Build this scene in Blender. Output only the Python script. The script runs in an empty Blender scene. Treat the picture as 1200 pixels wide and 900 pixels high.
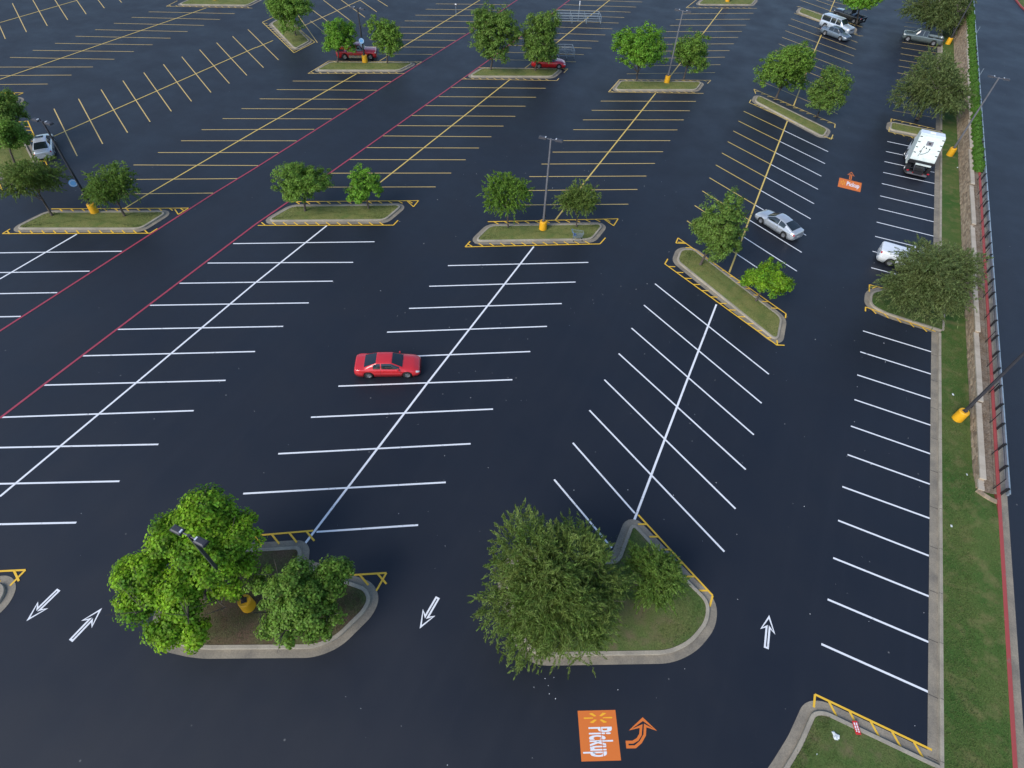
import bpy, math, random
import numpy as np
from mathutils import Matrix, Vector
R=math.radians
sc=bpy.context.scene
COL=sc.collection

# ---------------------------------------------------------------- camera, sky, sun, exposure
R_=((0.898126, 0.438232, 0.03636),(-0.353545, 0.670442, 0.652314),(0.261488, -0.598715, 0.757076))
cam=bpy.data.cameras.new('camera'); cam.sensor_width=36; cam.lens=36*680.25/1200
cam.clip_start=.5; cam.clip_end=3000
camo=bpy.data.objects.new('camera',cam); COL.objects.link(camo)
m=Matrix.Identity(4)
for j in range(3):
    for i in range(3): m[i][j]=R_[j][i]
m[0][3],m[1][3],m[2][3]=0,0,32.4
camo.matrix_world=m
sc.camera=camo
SUN_EL,SUN_AZ=R(38),R(-160)      # azimuth measured from +Y towards +X
w=bpy.data.worlds.new("World"); sc.world=w; w.use_nodes=True
nt=w.node_tree; bg=nt.nodes['Background']
sky=nt.nodes.new('ShaderNodeTexSky'); sky.sky_type='NISHITA'; sky.sun_disc=False
sky.sun_elevation=SUN_EL; sky.sun_rotation=SUN_AZ; sky.air_density=1.0; sky.dust_density=.6; sky.ozone_density=2.0
nt.links.new(sky.outputs[0],bg.inputs[0]); bg.inputs[1].default_value=0.10
sd=bpy.data.lights.new('sun','SUN'); sd.energy=1.7; sd.angle=R(32); sd.color=(1,.95,.88)
so=bpy.data.objects.new('sun',sd); COL.objects.link(so)
sdir=Vector((math.sin(SUN_AZ)*math.cos(SUN_EL),math.cos(SUN_AZ)*math.cos(SUN_EL),math.sin(SUN_EL)))
so.rotation_euler=sdir.to_track_quat('Z','Y').to_euler(); so.location=(0,0,60)
sc.view_settings.view_transform='Standard'; sc.view_settings.look='None'
sc.view_settings.exposure=1.02; sc.view_settings.gamma=1

# ---------------------------------------------------------------- materials
def mat(name,col,rough=.6,metal=0,var=None,vscale=3,bump=0,bscale=60,island=None,spec=.5,coat=0,trans=0,fine=None):
    """col base colour; var second colour mixed by noise; island third colour mixed per loose piece; fine=(scale,amount)"""
    M=bpy.data.materials.new(name); M.use_nodes=True; t=M.node_tree; b=t.nodes['Principled BSDF']
    b.inputs['Roughness'].default_value=rough; b.inputs['Metallic'].default_value=metal
    b.inputs['Specular IOR Level'].default_value=spec; b.inputs['Coat Weight'].default_value=coat
    b.inputs['Coat Roughness'].default_value=.06
    N=t.nodes.new; L=t.links.new
    tc=N('ShaderNodeTexCoord'); c=(*col,1); src=None
    def mix(a,fac,bcol):
        x=N('ShaderNodeMix'); x.data_type='RGBA'
        if isinstance(a,tuple): x.inputs[6].default_value=a
        else: L(a,x.inputs[6])
        x.inputs[7].default_value=(*bcol,1)
        if isinstance(fac,float): x.inputs[0].default_value=fac
        else: L(fac,x.inputs[0])
        return x.outputs[2]
    cur=c
    if var:
        n=N('ShaderNodeTexNoise'); n.inputs['Scale'].default_value=vscale; n.inputs['Detail'].default_value=6; n.inputs['Roughness'].default_value=.62
        L(tc.outputs['Object'],n.inputs['Vector'])
        r=N('ShaderNodeMapRange'); r.inputs[1].default_value=.36; r.inputs[2].default_value=.66; L(n.outputs[0],r.inputs[0])
        cur=mix(cur,r.outputs[0],var)
    if island:
        g=N('ShaderNodeNewGeometry'); cur=mix(cur,g.outputs['Random Per Island'],island)
    if fine:
        n=N('ShaderNodeTexNoise'); n.inputs['Scale'].default_value=fine[0]; n.inputs['Detail'].default_value=3
        L(tc.outputs['Object'],n.inputs['Vector'])
        h=N('ShaderNodeHueSaturation'); r=N('ShaderNodeMapRange'); r.inputs[1].default_value=.3; r.inputs[2].default_value=.7
        r.inputs[3].default_value=1-fine[1]; r.inputs[4].default_value=1+fine[1]; L(n.outputs[0],r.inputs[0]); L(r.outputs[0],h.inputs['Value'])
        if isinstance(cur,tuple): h.inputs['Color'].default_value=cur
        else: L(cur,h.inputs['Color'])
        cur=h.outputs[0]
    if isinstance(cur,tuple): b.inputs['Base Color'].default_value=cur
    else: L(cur,b.inputs['Base Color'])
    if bump:
        n=N('ShaderNodeTexNoise'); n.inputs['Scale'].default_value=bscale; n.inputs['Detail'].default_value=4; L(tc.outputs['Object'],n.inputs['Vector'])
        bp=N('ShaderNodeBump'); bp.inputs['Strength'].default_value=bump; bp.inputs['Distance'].default_value=.03; L(n.outputs[0],bp.inputs['Height']); L(bp.outputs[0],b.inputs['Normal'])
    if trans:
        tr=N('ShaderNodeBsdfTranslucent'); ms=N('ShaderNodeMixShader'); ms.inputs[0].default_value=trans
        if isinstance(cur,tuple): tr.inputs[0].default_value=cur
        else: L(cur,tr.inputs[0])
        out=t.nodes['Material Output']; L(b.outputs[0],ms.inputs[1]); L(tr.outputs[0],ms.inputs[2]); L(ms.outputs[0],out.inputs[0])
    return M
def asphalt(name,base,patch,dust):
    M=bpy.data.materials.new(name); M.use_nodes=True; t=M.node_tree; b=t.nodes['Principled BSDF']; N=t.nodes.new; L=t.links.new
    tc=N('ShaderNodeTexCoord')
    def noise(s,d=5,rg=.6,vec=None):
        n=N('ShaderNodeTexNoise'); n.inputs['Scale'].default_value=s; n.inputs['Detail'].default_value=d; n.inputs['Roughness'].default_value=rg
        L(vec or tc.outputs['Object'],n.inputs['Vector']); return n.outputs[0]
    def mr(x,a,b_,c=0,d=1):
        r=N('ShaderNodeMapRange'); r.inputs[1].default_value=a; r.inputs[2].default_value=b_; r.inputs[3].default_value=c; r.inputs[4].default_value=d; L(x,r.inputs[0]); return r.outputs[0]
    def mix(a,f,c):
        x=N('ShaderNodeMix'); x.data_type='RGBA'
        if isinstance(a,tuple): x.inputs[6].default_value=(*a,1)
        else: L(a,x.inputs[6])
        x.inputs[7].default_value=(*c,1); L(f,x.inputs[0]); return x.outputs[2]
    cur=mix(base,mr(noise(.07,4),.35,.7),patch)
    # drag marks of the sealing squeegee, running along the aisles
    mp=N('ShaderNodeMapping'); mp.inputs['Scale'].default_value=(1.1,.05,1); L(tc.outputs['Object'],mp.inputs['Vector'])
    cur=mix(cur,mr(noise(1.0,3,.5,mp.outputs[0]),.5,.8,0,.30),dust)
    cur=mix(cur,mr(noise(.6,8,.7),.62,.82,0,.6),dust)
    # sparse pale crumbs and leaf litter
    v=N('ShaderNodeTexVoronoi'); v.inputs['Scale'].default_value=.55; L(tc.outputs['Object'],v.inputs['Vector'])
    cur=mix(cur,mr(v.outputs['Distance'],.015,.035,.5,0),(.25,.25,.24))
    L(cur,b.inputs['Base Color'])
    L(mr(noise(.25,5),.3,.7,.46,.6),b.inputs['Roughness']); b.inputs['Specular IOR Level'].default_value=.48
    bp=N('ShaderNodeBump'); bp.inputs['Strength'].default_value=.25; bp.inputs['Distance'].default_value=.01; L(noise(45,2),bp.inputs['Height']); L(bp.outputs[0],b.inputs['Normal'])
    return M
def paint(name,col,worn,amt=.6,rough=.6):
    """line paint: a few scuffs where the seal coat shows through"""
    M=bpy.data.materials.new(name); M.use_nodes=True; t=M.node_tree; b=t.nodes['Principled BSDF']; N=t.nodes.new; L=t.links.new
    tc=N('ShaderNodeTexCoord'); n=N('ShaderNodeTexNoise'); n.inputs['Scale'].default_value=2.2; n.inputs['Detail'].default_value=8; n.inputs['Roughness'].default_value=.75
    L(tc.outputs['Object'],n.inputs['Vector'])
    r=N('ShaderNodeMapRange'); r.inputs[1].default_value=.585; r.inputs[2].default_value=.68; r.inputs[4].default_value=amt; L(n.outputs[0],r.inputs[0])
    x=N('ShaderNodeMix'); x.data_type='RGBA'; x.inputs[6].default_value=(*col,1); x.inputs[7].default_value=(*worn,1); L(r.outputs[0],x.inputs[0]); L(x.outputs[2],b.inputs['Base Color'])
    b.inputs['Roughness'].default_value=rough
    return M
MT={}
MT['asphalt']=asphalt('sealed_asphalt',(.0078,.0102,.0172),(.0098,.0124,.0200),(.0155,.018,.026))
MT['road']=asphalt('road_asphalt',(.011,.0145,.0230),(.014,.0175,.026),(.02,.023,.031))
MT['white']=paint('white_paint',(.74,.75,.77),(.10,.10,.12),.85)
MT['cream']=paint('faded_yellow_paint',(.60,.42,.14),(.16,.13,.09),.7)
MT['yellow']=paint('yellow_paint',(.78,.46,.035),(.3,.2,.08),.45)
MT['mid_yellow']=paint('mid_yellow_paint',(.62,.44,.11),(.2,.16,.08),.5)
MT['pink']=paint('faded_red_paint',(.33,.04,.07),(.28,.13,.16),.8)
MT['orange']=paint('orange_paint',(.66,.16,.022),(.5,.14,.03),.35)
MT['amber']=paint('amber_paint',(.86,.42,.02),(.6,.2,.03),.3)
MT['red_kerb']=paint('red_kerb_paint',(.33,.055,.05),(.22,.13,.11),.8)
MT['concrete']=mat('concrete',(.37,.325,.25),.85,var=(.25,.22,.175),vscale=.9,bump=.3,bscale=40,fine=(18,.12))
MT['gutter']=mat('gutter_concrete',(.28,.24,.18),.85,var=(.17,.15,.12),vscale=.7,bump=.3,bscale=40,fine=(14,.15))
MT['block']=mat('tan_wall_block',(.27,.195,.125),.9,var=(.15,.11,.075),vscale=1.6,island=(.42,.32,.22),bump=.6,bscale=30)
MT['coping']=mat('pale_coping',(.42,.36,.28),.9,var=(.33,.28,.22),vscale=1.2,island=(.46,.40,.32),bump=.4,bscale=30)
MT['soil']=mat('bare_soil',(.13,.09,.06),.95,var=(.20,.16,.12),vscale=1.3,bump=1,bscale=12,fine=(9,.35))
def grassmat(name,a,b,c,s=.5):
    M=mat(name,a,.9,var=b,vscale=s,bump=1,bscale=22,fine=(16,.30)); t=M.node_tree; N=t.nodes.new; L=t.links.new
    P=t.nodes['Principled BSDF']; old=P.inputs['Base Color'].links[0].from_socket
    tc=N('ShaderNodeTexCoord'); n=N('ShaderNodeTexNoise'); n.inputs['Scale'].default_value=1.3; n.inputs['Detail'].default_value=5; L(tc.outputs['Object'],n.inputs['Vector'])
    r=N('ShaderNodeMapRange'); r.inputs[1].default_value=.5; r.inputs[2].default_value=.72; r.inputs[4].default_value=.8; L(n.outputs[0],r.inputs[0])
    x=N('ShaderNodeMix'); x.data_type='RGBA'; L(old,x.inputs[6]); x.inputs[7].default_value=(*c,1); L(r.outputs[0],x.inputs[0]); L(x.outputs[2],P.inputs['Base Color'])
    P.inputs['Specular IOR Level'].default_value=.15
    return M
MT['lawn_strip']=grassmat('green_turf',(.046,.10,.021),(.09,.122,.034),(.15,.145,.058),.35)
MT['turf']=grassmat('dry_turf',(.13,.155,.045),(.185,.18,.06),(.095,.135,.035),.5)
MT['turf_dark']=grassmat('dark_green_turf',(.065,.115,.028),(.12,.135,.045),(.16,.125,.07),.5)  # darker green turf with olive and brown patches mixed in by noise
MT['turf_bare']=grassmat('bare_turf',(.115,.075,.048),(.08,.10,.035),(.085,.052,.032),.6)
MT['blade']=mat('grass_blade',(.06,.12,.02),.8,island=(.12,.14,.045),trans=.2)
MT['bark']=mat('bark',(.10,.08,.065),.95,var=(.05,.04,.033),vscale=6,bump=1,bscale=25)
MT['bollard']=mat('yellow_bollard_paint',(.78,.40,.012),.55,var=(.68,.33,.01),vscale=2,bump=.1)
MT['pole']=mat('bronze_pole',(.045,.045,.055),.45,metal=.3,var=(.06,.06,.07),vscale=2)
MT['pole_pale']=mat('grey_pole',(.20,.20,.22),.4,metal=.4,var=(.14,.14,.16),vscale=2)
MT['lens']=mat('lamp_lens',(.55,.58,.62),.15)
MT['galv']=mat('galvanised_steel',(.42,.48,.53),.42,metal=.55,var=(.30,.36,.41),vscale=1.5)
MT['black']=mat('black_metal',(.012,.012,.014),.5)
MT['steel']=mat('cart_corral_steel',(.27,.32,.36),.5,metal=.2,var=(.20,.25,.29),vscale=2)
MT['blue_sign']=mat('pale_blue_sign',(.20,.48,.85),.4)
MT['sign_white']=mat('sign_white',(.75,.76,.78),.5)
MT['tyre']=mat('tyre',(.012,.012,.013),.8)
MT['rim']=mat('alloy_rim',(.45,.46,.48),.3,metal=.75)
MT['glass']=mat('car_glass',(.012,.018,.022),.06,spec=.8)
MT['trim']=mat('black_trim',(.015,.015,.016),.55)
MT['head']=mat('headlight_glass',(.62,.63,.62),.12,spec=.8)
MT['tail']=mat('taillight_red',(.42,.015,.03),.2,spec=.8)
MT['plate']=mat('number_plate',(.6,.6,.58),.5)
MT['chrome']=mat('chrome',(.6,.62,.64),.18,metal=.9)
MT['cloth_blue']=mat('blue_seat_plastic',(.10,.22,.48),.4)
MT['litter']=mat('white_plastic',(.6,.64,.66),.5)
MT['red_card']=mat('red_placard',(.55,.03,.03),.5)
def carpaint(n,c,metal=.35,rough=.32): return mat(n,c,rough,metal=metal,coat=1,fine=(3,.03))
MT['p_red']=carpaint('red_car_paint',(.60,.022,.028),.1)
MT['p_red2']=carpaint('bright_red_car_paint',(.62,.012,.02),.1)
MT['p_maroon']=carpaint('dark_red_car_paint',(.48,.015,.025),.15)
MT['p_silver']=carpaint('silver_car_paint',(.50,.53,.56),.45)
MT['p_silver2']=carpaint('bright_silver_car_paint',(.56,.59,.63),.4)
MT['p_suv']=carpaint('pale_silver_suv_paint',(.52,.58,.64),.35)
MT['p_grey']=carpaint('slate_grey_car_paint',(.15,.19,.23),.4)
MT['p_black']=carpaint('black_car_paint',(.02,.022,.026),.2)
MT['p_green']=carpaint('grey_green_truck_paint',(.10,.13,.13),.4)
MT['p_white']=carpaint('white_truck_paint',(.74,.77,.80),.0,.4)
MT['p_hopper']=mat('white_hopper_paint',(.66,.72,.68),.45,var=(.55,.61,.58),vscale=2,fine=(6,.05))
MT['leaf']={}
def leafmat(k,a,b,tr=.3):
    M=mat('foliage_'+k,a,.55,var=b,vscale=.8,trans=tr,spec=.25)
    t=M.node_tree; N=t.nodes.new; L=t.links.new
    g=N('ShaderNodeNewGeometry')
    for n in [n for n in t.nodes if n.type=='MIX']: src=n.outputs[2]
    h=N('ShaderNodeHueSaturation'); r=N('ShaderNodeMapRange'); r.inputs[3].default_value=.55; r.inputs[4].default_value=1.5; L(g.outputs['Random Per Island'],r.inputs[0]); L(r.outputs[0],h.inputs['Value'])
    r2=N('ShaderNodeMapRange'); r2.inputs[3].default_value=.485; r2.inputs[4].default_value=.512; L(g.outputs['Random Per Island'],r2.inputs[0]); L(r2.outputs[0],h.inputs['Hue'])
    for l in list(t.links):
        if l.from_socket==src and l.to_node!=h: tgt=l.to_socket; t.links.remove(l); L(h.outputs[0],tgt)
    L(src,h.inputs['Color'])
    return M
LM=dict(olive=leafmat('olive',(.12,.195,.036),(.23,.30,.075),.5),
  deep=leafmat('deep_green',(.12,.215,.035),(.20,.30,.06),.5),
  mid=leafmat('mid_green',(.135,.25,.032),(.21,.34,.055),.5),
  bright=leafmat('bright_green',(.12,.27,.022),(.20,.38,.04),.45),
  lime=leafmat('yellow_green',(.09,.22,.018),(.34,.55,.03),.5),
  dull=leafmat('dull_green',(.13,.185,.06),(.21,.25,.09),.5),
  hedge=leafmat('hedge_green',(.055,.14,.014),(.09,.19,.024),.2))

# ---------------------------------------------------------------- helpers
def link(name,me,m=None,parent=None,**props):
    o=bpy.data.objects.new(name,me); COL.objects.link(o)
    if m is not None and me is not None and not me.materials: me.materials.append(m)
    if parent is not None: o.parent=parent
    for k,v in props.items(): o[k]=v
    return o
def thing(name,label,cat,loc=(0,0,0),rz=0,group=None,mesh=None,m=None):
    o=link(name,mesh,m); o.location=loc; o.rotation_euler=(0,0,rz); o['label']=label; o['category']=cat
    if group: o['group']=group
    return o
class MB:
    def __init__(s): s.v=[]; s.f=[]
    def add(s,v,f):
        n=len(s.v); s.v+=[tuple(p) for p in v]; s.f+=[tuple(n+i for i in q) for q in f]; return s
    def box(s,cx,cy,cz,dx,dy,dz,rz=0,top=1.0):
        c,sn=math.cos(rz),math.sin(rz); v=[]
        for z,k in ((-dz/2,1),(dz/2,top)):
            for x,y in ((-1,-1),(1,-1),(1,1),(-1,1)):
                X,Y=x*dx/2*k,y*dy/2*k; v.append((cx+X*c-Y*sn,cy+X*sn+Y*c,cz+z))
        return s.add(v,[(3,2,1,0),(4,5,6,7),(0,1,5,4),(1,2,6,5),(2,3,7,6),(3,0,4,7)])
    def tube(s,pts,rad,n=8,cap=True,sq=False):
        pts=[Vector(p) for p in pts]; rs=rad if isinstance(rad,(list,tuple)) else [rad]*len(pts); base=len(s.v); 
        for i,p in enumerate(pts):
            d=(pts[min(i+1,len(pts)-1)]-pts[max(i-1,0)]).normalized()
            a=d.cross(Vector((0,0,1)))
            if a.length<.05: a=Vector((1,0,0))
            a.normalize(); b=a.cross(d)
            for j in range(n):
                t=2*math.pi*(j+.5)/n; s.v.append(tuple(p+(a*math.cos(t)+b*math.sin(t))*rs[i]))
        for i in range(len(pts)-1):
            for j in range(n):
                k=(j+1)%n; s.f.append((base+i*n+j,base+i*n+k,base+(i+1)*n+k,base+(i+1)*n+j))
        if cap:
            s.f.append(tuple(base+j for j in range(n))); s.f.append(tuple(base+(len(pts)-1)*n+j for j in reversed(range(n))))
        return s
    def lathe(s,prof,n=24,c=(0,0,0),axis='z'):
        base=len(s.v)
        for r,z in prof:
            for j in range(n):
                t=2*math.pi*j/n; x,y=r*math.cos(t),r*math.sin(t)
                s.v.append((c[0]+x,c[1]+y,c[2]+z) if axis=='z' else (c[0]+x,c[1]+z,c[2]+y))
        for i in range(len(prof)-1):
            for j in range(n):
                k=(j+1)%n; q=(base+i*n+j,base+i*n+k,base+(i+1)*n+k,base+(i+1)*n+j); s.f.append(q if axis=='z' else q[::-1])
        return s
    def poly(s,pts,z=0):
        base=len(s.v); s.v+=[(p[0],p[1],z if len(p)<3 else p[2]) for p in pts]; s.f.append(tuple(range(base,base+len(pts)))); return s
    def line(s,a,b,wd,z):
        d=Vector((b[0]-a[0],b[1]-a[1])); d.normalize(); n=Vector((-d.y,d.x))*wd/2
        return s.poly([(a[0]-n.x,a[1]-n.y),(b[0]-n.x,b[1]-n.y),(b[0]+n.x,b[1]+n.y),(a[0]+n.x,a[1]+n.y)],z)
    def mesh(s,name='mesh',smooth=False):
        me=bpy.data.meshes.new(name); me.from_pydata(s.v,[],s.f); me.update()
        if smooth: me.polygons.foreach_set('use_smooth',[True]*len(me.polygons))
        return me
    def build(s,name,m,parent=None,smooth=False,**props): return link(name,s.mesh(name,smooth),m,parent,**props)
def np_quads(name,V,m):
    n=len(V)//4; me=bpy.data.meshes.new(name); me.vertices.add(4*n); me.vertices.foreach_set('co',V.astype(np.float32).ravel())
    me.loops.add(4*n); me.loops.foreach_set('vertex_index',np.arange(4*n,dtype=np.int32)); me.polygons.add(n)
    me.polygons.foreach_set('loop_start',np.arange(0,4*n,4,dtype=np.int32)); me.polygons.foreach_set('loop_total',np.full(n,4,np.int32)); me.update(calc_edges=True)
    if m: me.materials.append(m)
    return me
def sub(a,b): return (a[0]-b[0],a[1]-b[1])
def area(P): return sum(P[i][0]*P[(i+1)%len(P)][1]-P[(i+1)%len(P)][0]*P[i][1] for i in range(len(P)))/2
def offset(P,d):
    """offset a closed counter-clockwise outline outwards by d"""
    out=[]; n=len(P)
    for i in range(n):
        a,b,c=Vector(P[i-1]),Vector(P[i]),Vector(P[(i+1)%n]); u=(b-a).normalized(); v=(c-b).normalized()
        n1=Vector((u.y,-u.x)); n2=Vector((v.y,-v.x)); k=n1+n2; k/=max(k.dot(k)/2,.35); out.append((b.x+k.x*d,b.y+k.y*d))
    return out
def rounded(P,r,seg=7):
    if area(P)<0: P=P[::-1]
    out=[]; n=len(P); rr=r if isinstance(r,list) else [r]*n
    for i in range(n):
        a,b,c=Vector(P[i-1]),Vector(P[i]),Vector(P[(i+1)%n]); u=(a-b); v=(c-b); lu,lv=u.length,v.length; u.normalize(); v.normalize()
        t=min(rr[i],lu*.45,lv*.45); p,q=b+u*t,b+v*t
        for s in range(seg+1):
            k=s/seg; out.append(tuple(p*(1-k)**2+b*2*k*(1-k)+q*k*k))
    return out
def strip_outline(P,wd,z,mb=None):
    if area(P)<0: P=P[::-1]
    Q=offset(P,-wd); mb=mb or MB(); n=len(P)
    for i in range(n): mb.poly([P[i],P[(i+1)%n],Q[(i+1)%n],Q[i]],z)
    return mb

# ---------------------------------------------------------------- ground
def rz(y): return max(.10,min(.23+.0245*(y-15),4.2))          # height of the road on the bank
lot=MB().poly([(-1500,-1500),(1500,-1500),(1500,1500),(-1500,1500)],0).build('parking_lot',MT['asphalt'],kind='structure')
LINES={'R0a':[((11.95,44.37),(17.19,44.42)),((11.94,41.65),(17.26,41.71)),((11.93,38.86),(17.19,38.92)),((11.95,36.1),(17.23,36.15)),((11.93,33.34),(17.18,33.38)),((11.95,30.61),(17.15,30.67)),((11.87,27.75),(17.14,27.88)),((11.87,25.02),(17.11,25.07)),((11.86,22.25),(17.13,22.33)),((11.84,19.46),(17.14,19.52)),((11.81,16.73),(17.18,16.77))],'R0b':[((12.05,81.67),(17.3,81.94)),((12.04,78.86),(17.3,79.16)),((12.01,76.14),(17.3,76.38)),((12.02,73.38),(17.31,73.69)),((12.01,70.68),(17.3,70.82)),((11.99,67.82),(17.31,68.01)),((11.98,65.02),(17.29,65.25)),((11.97,62.24),(17.28,62.43)),((11.99,59.47),(17.3,59.69)),((11.93,56.69),(17.3,56.91)),((11.99,53.87),(17.3,54.13))],'R0c':[((12.47,119.72),(17.67,120.43)),((12.43,116.96),(17.67,117.56)),((12.41,114.09),(17.67,114.59)),((12.35,111.2),(17.67,111.86)),((12.33,108.47),(17.67,109.03)),((12.3,105.62),(17.67,106.2)),((12.29,102.83),(17.67,103.38)),((12.24,99.95),(17.67,100.55)),((12.21,97.04),(17.67,97.72)),((12.2,94.21),(17.67,94.89)),((12.21,91.42),(17.67,92.06))],'R4a':[((-5.17,41.93),(5.77,35.68)),((-5.18,38.75),(5.79,32.48)),((-5.22,35.55),(5.82,29.3)),((-5.2,32.32),(5.88,26.13)),((-5.26,29.23),(5.88,22.86)),((-5.21,25.98),(5.88,19.65)),((-5.2,22.8),(0.27,19.63)),((-5.19,19.56),(-0.25,16.8))],'R4b':[((-5.14,80.9),(5.86,75.22)),((-5.17,77.74),(5.86,72.06)),((-5.17,74.7),(5.82,68.9)),((-5.18,71.61),(5.82,65.82)),((-5.18,68.5),(5.81,62.6)),((-5.18,65.4),(5.86,59.48)),((-5.16,62.28),(5.83,56.25)),((-5.19,59.21),(5.84,53.14)),((-5.21,56.04),(5.85,49.94)),((-5.19,52.92),(5.82,46.85))],'R4c':[((-5.14,121.18),(6.01,115.54)),((-5.09,117.84),(6.02,112.13)),((-5.08,114.6),(6.02,109.03)),((-5.1,111.26),(6.04,105.6)),((-5.08,107.95),(5.92,102.36)),((-5.1,104.85),(5.91,99.06)),((-5.1,101.62),(5.96,96.0)),((-5.1,98.39),(5.96,92.77)),((-5.1,95.15),(5.96,89.53)),((-5.1,91.92),(5.87,86.44))],'R3a':[((-22.32,35.44),(-11.44,41.93)),((-22.3,32.23),(-11.43,38.79)),((-22.29,29.04),(-11.4,35.6)),((-22.3,25.87),(-11.38,32.47)),((-22.06,22.83),(-11.39,29.27)),((-22.24,19.56),(-11.35,26.01)),((-22.17,16.4),(-11.35,22.88)),((-22.13,13.02),(-11.33,19.53)),((-22.05,9.72),(-11.3,16.17)),((-16.41,9.71),(-11.28,12.83))],'R3b':[((-22.15,74.15),(-11.29,80.55)),((-22.21,71.06),(-11.27,77.41)),((-22.23,68.04),(-11.28,74.49)),((-22.29,65.06),(-11.26,71.44)),((-22.29,61.95),(-11.27,68.35)),((-22.3,58.84),(-11.27,65.32)),((-22.31,55.79),(-11.31,62.27)),((-22.36,52.74),(-11.34,59.16)),((-22.27,49.62),(-11.35,56.07)),((-22.27,46.54),(-11.3,52.89))],'R3c':[((-21.85,113.23),(-11.35,120.43)),((-22.11,109.78),(-11.27,116.99)),((-22.14,106.57),(-11.26,113.66)),((-21.99,103.42),(-11.26,110.32)),((-22.02,100.24),(-11.25,107.25)),((-22.02,97.04),(-11.26,104.08)),((-22.02,93.84),(-11.23,100.86)),((-22.02,90.64),(-11.29,97.85)),((-22.02,87.44),(-11.22,94.62)),((-22.02,84.24),(-11.25,91.34))],'R2a':[((-40.88,28.91),(-30.0,35.25)),((-40.79,25.74),(-29.88,31.83)),((-40.8,22.62),(-29.85,28.9)),((-40.75,19.51),(-29.85,25.73)),((-40.72,16.36),(-29.83,22.58)),((-40.61,13.22),(-29.85,19.45)),((-40.49,10.05),(-29.7,16.25)),((-40.39,6.87),(-29.62,13.15)),((-40.65,3.87),(-29.52,10.02)),((-40.65,0.76),(-29.44,6.91)),((-40.65,-2.36),(-29.33,3.78))],'R2b':[((-40.62,67.83),(-29.85,74.02)),((-40.58,64.64),(-29.84,70.87)),((-40.68,61.6),(-29.9,67.83)),((-40.7,58.45),(-29.8,64.67)),((-40.81,55.37),(-29.9,61.65)),((-40.85,52.44),(-29.93,58.56)),((-40.87,49.28),(-29.93,55.51)),((-40.88,46.24),(-29.95,52.47)),((-40.82,43.01),(-29.93,49.26)),((-40.77,39.9),(-29.96,46.09))],'R2c':[((-40.74,109.63),(-29.68,115.38)),((-40.77,106.42),(-29.74,112.18)),((-40.75,103.47),(-29.72,109.13)),((-40.68,100.46),(-29.8,106.03)),((-40.74,97.28),(-29.72,103.01)),((-40.74,94.2),(-29.73,99.92)),((-40.74,91.11),(-29.76,96.76)),((-40.74,88.02),(-29.75,93.71)),((-40.74,84.94),(-29.64,90.49)),((-40.74,81.85),(-29.75,87.54)),((-40.74,78.76),(-29.71,84.43))],'R1a':[((-59.31,17.15),(-48.48,23.43)),((-59.36,13.95),(-48.53,20.23)),((-59.26,10.84),(-48.43,17.12)),((-59.2,7.64),(-48.37,13.92))],'R1b':[((-59.12,58.95),(-48.28,65.36)),((-59.13,55.92),(-48.33,62.19)),((-59.13,52.82),(-48.3,59.1)),((-59.12,49.69),(-48.33,55.97)),((-59.16,46.65),(-48.36,52.94)),((-59.19,43.45),(-48.45,49.86)),((-59.2,40.44),(-48.41,46.71)),((-59.31,37.36),(-48.37,43.67)),((-59.42,34.3),(-48.36,40.5)),((-59.21,31.08),(-48.39,37.47)),((-59.21,27.97),(-48.48,34.27))],'R1c':[((-59.14,94.92),(-48.38,101.44)),((-59.15,91.75),(-48.31,98.16)),((-59.06,88.44),(-48.31,95.01)),((-59.07,85.34),(-48.31,91.87)),((-58.88,82.23),(-48.31,88.72)),((-59.06,79.1),(-48.31,85.58)),((-59.06,75.96),(-48.3,82.46)),((-59.06,72.81),(-48.24,79.27)),((-59.06,69.67),(-48.34,76.08))],'L1':[((-76.52,69.85),(-65.18,63.33)),((-76.45,66.63),(-65.13,60.31)),((-76.57,63.63),(-65.26,57.31)),((-76.61,60.51),(-65.37,54.3)),((-76.79,57.48),(-65.39,51.19)),((-76.83,54.39),(-65.53,48.17)),((-76.9,51.26),(-65.52,45.06)),((-77.1,48.2),(-65.51,41.96)),((-77.17,45.06),(-65.57,38.9)),((-77.26,41.98),(-65.78,35.83)),((-77.36,38.81),(-65.8,32.73))],'L2':[((-94.12,67.6),(-82.85,73.89)),((-94.28,64.57),(-82.86,70.81)),((-94.37,61.48),(-82.99,67.7)),((-94.45,58.32),(-83.1,64.64)),((-94.54,55.21),(-83.13,61.51)),((-94.59,52.03),(-83.27,58.49)),((-94.81,48.92),(-83.46,55.46)),((-95.08,45.88),(-83.46,52.32)),((-94.54,42.48),(-83.66,49.2)),((-94.54,39.31),(-83.76,46.13)),((-94.54,36.13),(-83.86,42.9))],'L3':[((-113.82,75.37),(-100.8,68.36)),((-113.82,72.18),(-100.84,65.22)),((-113.82,69.0),(-100.85,62.02)),((-113.82,65.81),(-100.95,58.97)),((-113.82,62.62),(-101.2,55.86)),((-113.82,59.43),(-101.44,52.8)),((-113.82,56.25),(-101.47,49.69))]}
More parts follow.
